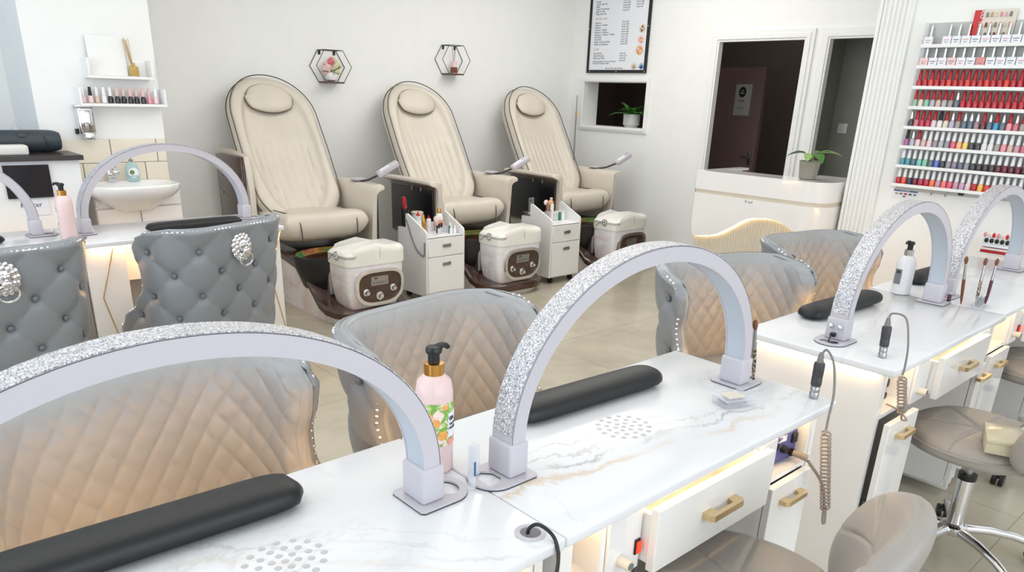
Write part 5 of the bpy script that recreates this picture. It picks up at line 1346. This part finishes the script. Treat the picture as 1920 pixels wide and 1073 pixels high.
MB().cyl((0, 0, 0), (0, 0, .035), .007, n=14).build('tube', 'clear_tube', t); MB().cyl((0, 0, .008), (0, 0, .026), .0073, n=14).build('tube_label', 'plum_handle', t); MB().cyl((0, 0, -.0), (0, 0, .006), .0078, n=14).build('tube_cap', 'black_plastic', t)
# clear cases
def case(label, loc, rz, w, d, h, mat, txt=None):
    t = thing('clear_case', label, 'case', loc, rz)
    MB().box(-w/2, -d/2, 0, w/2, d/2, h*.72, .004, 2).build('case_base', mat, t); MB().box(-w/2-.002, -d/2-.002, h*.7, w/2+.002, d/2+.002, h, .004, 2).build('case_lid', mat, t)
    return t
t = case('small clear hinged case with drill bits near the middle arch', (1.588, .895, TOP+.0005), -.35, .088, .062, .024, 'clear_plastic')
MB().box(-.03, -.022, .0242, .02, .018, .0250).build('paper_note', 'bone', t, smooth=False)
for q in range(4): MB().cyl((-.03+q*.018, -.02, .008), (-.028+q*.018, .02, .008), .003, n=8).build('drill_bit', 'mid_grey', t)
t = case('yellowed clear plastic box lying on the stool seat', (2.555, .505, .503), .35, .15, .10, .048, 'case_yellow')
text('case_text', 'COSMETIC BOX\nMADE IN\n2023', .009, 'text_black', t, facing((-.06, -.0535, .028), (0, -1, 0)))
o = MB().box(-.0006, -.011, -.03, .0006, .011, .03).build('care_tag', 'paper', None, loc=(2.64, .47, .56)); o.rotation_euler = (.5, .2, -.6)
props(o, 'white fabric care tag hanging from the stool back', 'tag'); text('tag_text', 'MADE', .012, 'text_black', o, facing((-.0008, .008, -.02), (-1, 0, 0), (0, 1, 0)))
# drills: handpiece, cable, control box
def handpiece(label, loc, lean):
    t = thing('drill_handpiece', label, 'drill', loc)
    d = Vector((lean[0], lean[1], 1)).normalized(); M = d.to_track_quat('Z', 'Y').to_matrix().to_4x4()
    MB().lathe([(.0115, 0), (.0122, .003), (.0122, .014), (.0112, .016), (.0118, .018), (.0118, .030), (.0110, .031), (.0122, .034)], 22, M).build('metal_nose', 'steel', t)
    MB().lathe([(.0122, .033), (.0135, .038), (.0135, .055), (.0128, .057), (.0135, .059), (.0140, .090), (.0125, .096)], 22, M).build('grip', 'dark_grey', t)
    MB().lathe([(.0095, .095), (.0080, .108), (.0045, .122), (0, .123)], 16, M).build('strain_relief', 'tube_grey', t)
    return t, Vector(loc)+d*.118
t1, tip1 = handpiece('dark nail drill handpiece standing at the corner of the gold veined desk', (1.795, .785, TOP+.0005), (.05, .03))
t2, tip2 = handpiece('dark nail drill handpiece standing at the corner of the desk across the gap', (2.285, .815, TOP+.0005), (.13, .10))
def coil(m, A, B, r, turns, sag=0, wr=.0022):
    A = Vector(A); B = Vector(B); n = turns*14; pts = []
    d = (B-A).normalized(); s_ = d.cross(Vector((1, 0, 0)) if abs(d.x) < .8 else Vector((0, 1, 0))).normalized(); q = d.cross(s_)
    for i in range(n+1):
        a = 2*PI*i/14; rr_ = r*min(1, i/8, (n-i)/8+.1); pts.append(A.lerp(B, i/n)+s_*rr_*math.cos(a)+q*rr_*math.sin(a))
    m.tube(pts, wr, 6); return m
m = MB(); m.tube(spline([tip1, tip1+Vector((.006, -.010, .012)), (1.790, .748, .875), (1.745, .715, .82), (1.712, .702, .775), (1.702, .698, .735)], 8), .0030, 8)
item(m, 'drill_cable', 'tube_grey', 'grey cable arching from the drill handpiece over the gold veined desk edge', 'cable')
m = MB(); coil(m, (1.702, .698, .732), (1.785, .692, .48), .0115, 21, wr=.0025); m.tube(spline([(1.785, .692, .485), (1.795, .692, .45), (1.797, .692, .437), (1.790, .694, .444), (1.782, .699, .51), (1.768, .712, .565), (1.745, .745, .618)], 8), .0042, 8)
item(m, 'coiled_lead', 'coil_beige', 'beige coiled lead hanging in front of the gold handled cabinet', 'cable')
m = MB(); m.tube(spline([tip2, tip2+Vector((.012, -.004, .016)), (2.300, .778, .90), (2.215, .728, .85), (2.165, .706, .80), (2.155, .704, .775)], 8), .0030, 8)
item(m, 'drill_cable', 'tube_grey', 'grey cable arching from the drill handpiece on the desk across the gap', 'cable')
m = MB(); coil(m, (2.155, .704, .770), (2.205, .697, .645), .0115, 11, wr=.0025); m.tube(spline([(2.205, .697, .645), (2.225, .70, .62), (2.30, .71, .595), (2.33, .75, .606), (2.335, .79, .612)], 8), .0030, 8)
item(m, 'coiled_lead', 'coil_beige', 'beige coiled lead hanging at the open cabinet across the gap', 'cable')
def drill_box(label, loc, rz):
    t = thing('drill_control_box', label, 'drill control box', loc, rz)
    MB().box(-.068, -.0, .004, .068, .12, .098, .008, 2).build('casing', 'blue_panel', t); MB().box(-.066, .002, .092, .066, .118, .100, .003, 1).build('top_plate', 'wood_dark', t)
    MB().box(-.064, -.0025, .012, .064, .0005, .088, .003, 1).build('front_panel', 'blue_panel', t)
    for x, z, r in ((-.040, .066, .0135), (.008, .045, .0115)): MB().cyl((x, -.002, z), (x, -.016, z), r, r*.85, n=18).build('dial', 'black_plastic', t)
    MB().box(.040, -.010, .054, .060, -.002, .082, .002, 1).build('rocker_switch', 'black_plastic', t)
    MB().cyl((.048, -.002, .026), (.048, -.010, .026), .011, n=18).build('socket', 'black_plastic', t)
    for q in range(6): MB().box(-.016+q*.006, -.0035, .066, -.012+q*.006, -.0024, .068+q*.003).build('level_mark', 'text_white', t, smooth=False)
    text('panel_text', 'SPEED', .008, 'text_white', t, facing((-.012, -.0030, .078), (0, -1, 0))); text('panel_text', 'POWER', .009, 'text_white', t, facing((-.055, -.0030, .018), (0, -1, 0)))
    return t
drill_box('blue nail drill control box in the cubbyhole of the gold veined desk', (1.69, .80, .6025), -.10)
drill_box('blue nail drill control box in the cubbyhole across the gap', (2.31, .815, .6025), .0)
item(MB().cyl((1.735, .785, .630), (1.748, .748, .622), .0075, .0095, n=14), 'plug_connector', 'coil_beige', 'beige plug plugged into the blue drill control box', 'plug')
item(MB().tube(spline([(.774, .788, TOP-.01), (.778, .785, TOP+.012), (.786, .770, TOP+.022), (.793, .742, TOP+.010), (.792, .727, TOP-.02), (.782, .722, TOP-.06), (.765, .725, TOP-.12)], 8), .0034, 8), 'black_cable', 'black_plastic', 'black cable rising from the desk grommet and dropping over the front edge', 'cable')
item(MB().box(.675, .79, .6025, .755, .90, .66, .004, 1), 'power_adapter', 'black_plastic', 'dark power adapter inside the open cubbyhole at the bottom edge', 'adapter')
item(MB().tube(spline([(1.828+.0, .905, TOP-.04), (1.832, .93, TOP-.03)], 3), .001, 5), 'thread', 'white_trim', 'thin thread by the desk end', 'thread') if False else None
for k, (y, z, h) in enumerate(((.93, .20, .09), (.90, .34, .08), (.88, .45, .05))):
    item(MB().box(2.25, y-.06, z, 2.34, y+.03, z+h, .006, 2), 'storage_box', ('bone', 'wood_dark', 'mid_grey')[k], ('cream box low inside the open cabinet across the gap', 'brown box on the cream one inside the open cabinet', 'grey box uppermost inside the open cabinet')[k], 'box')
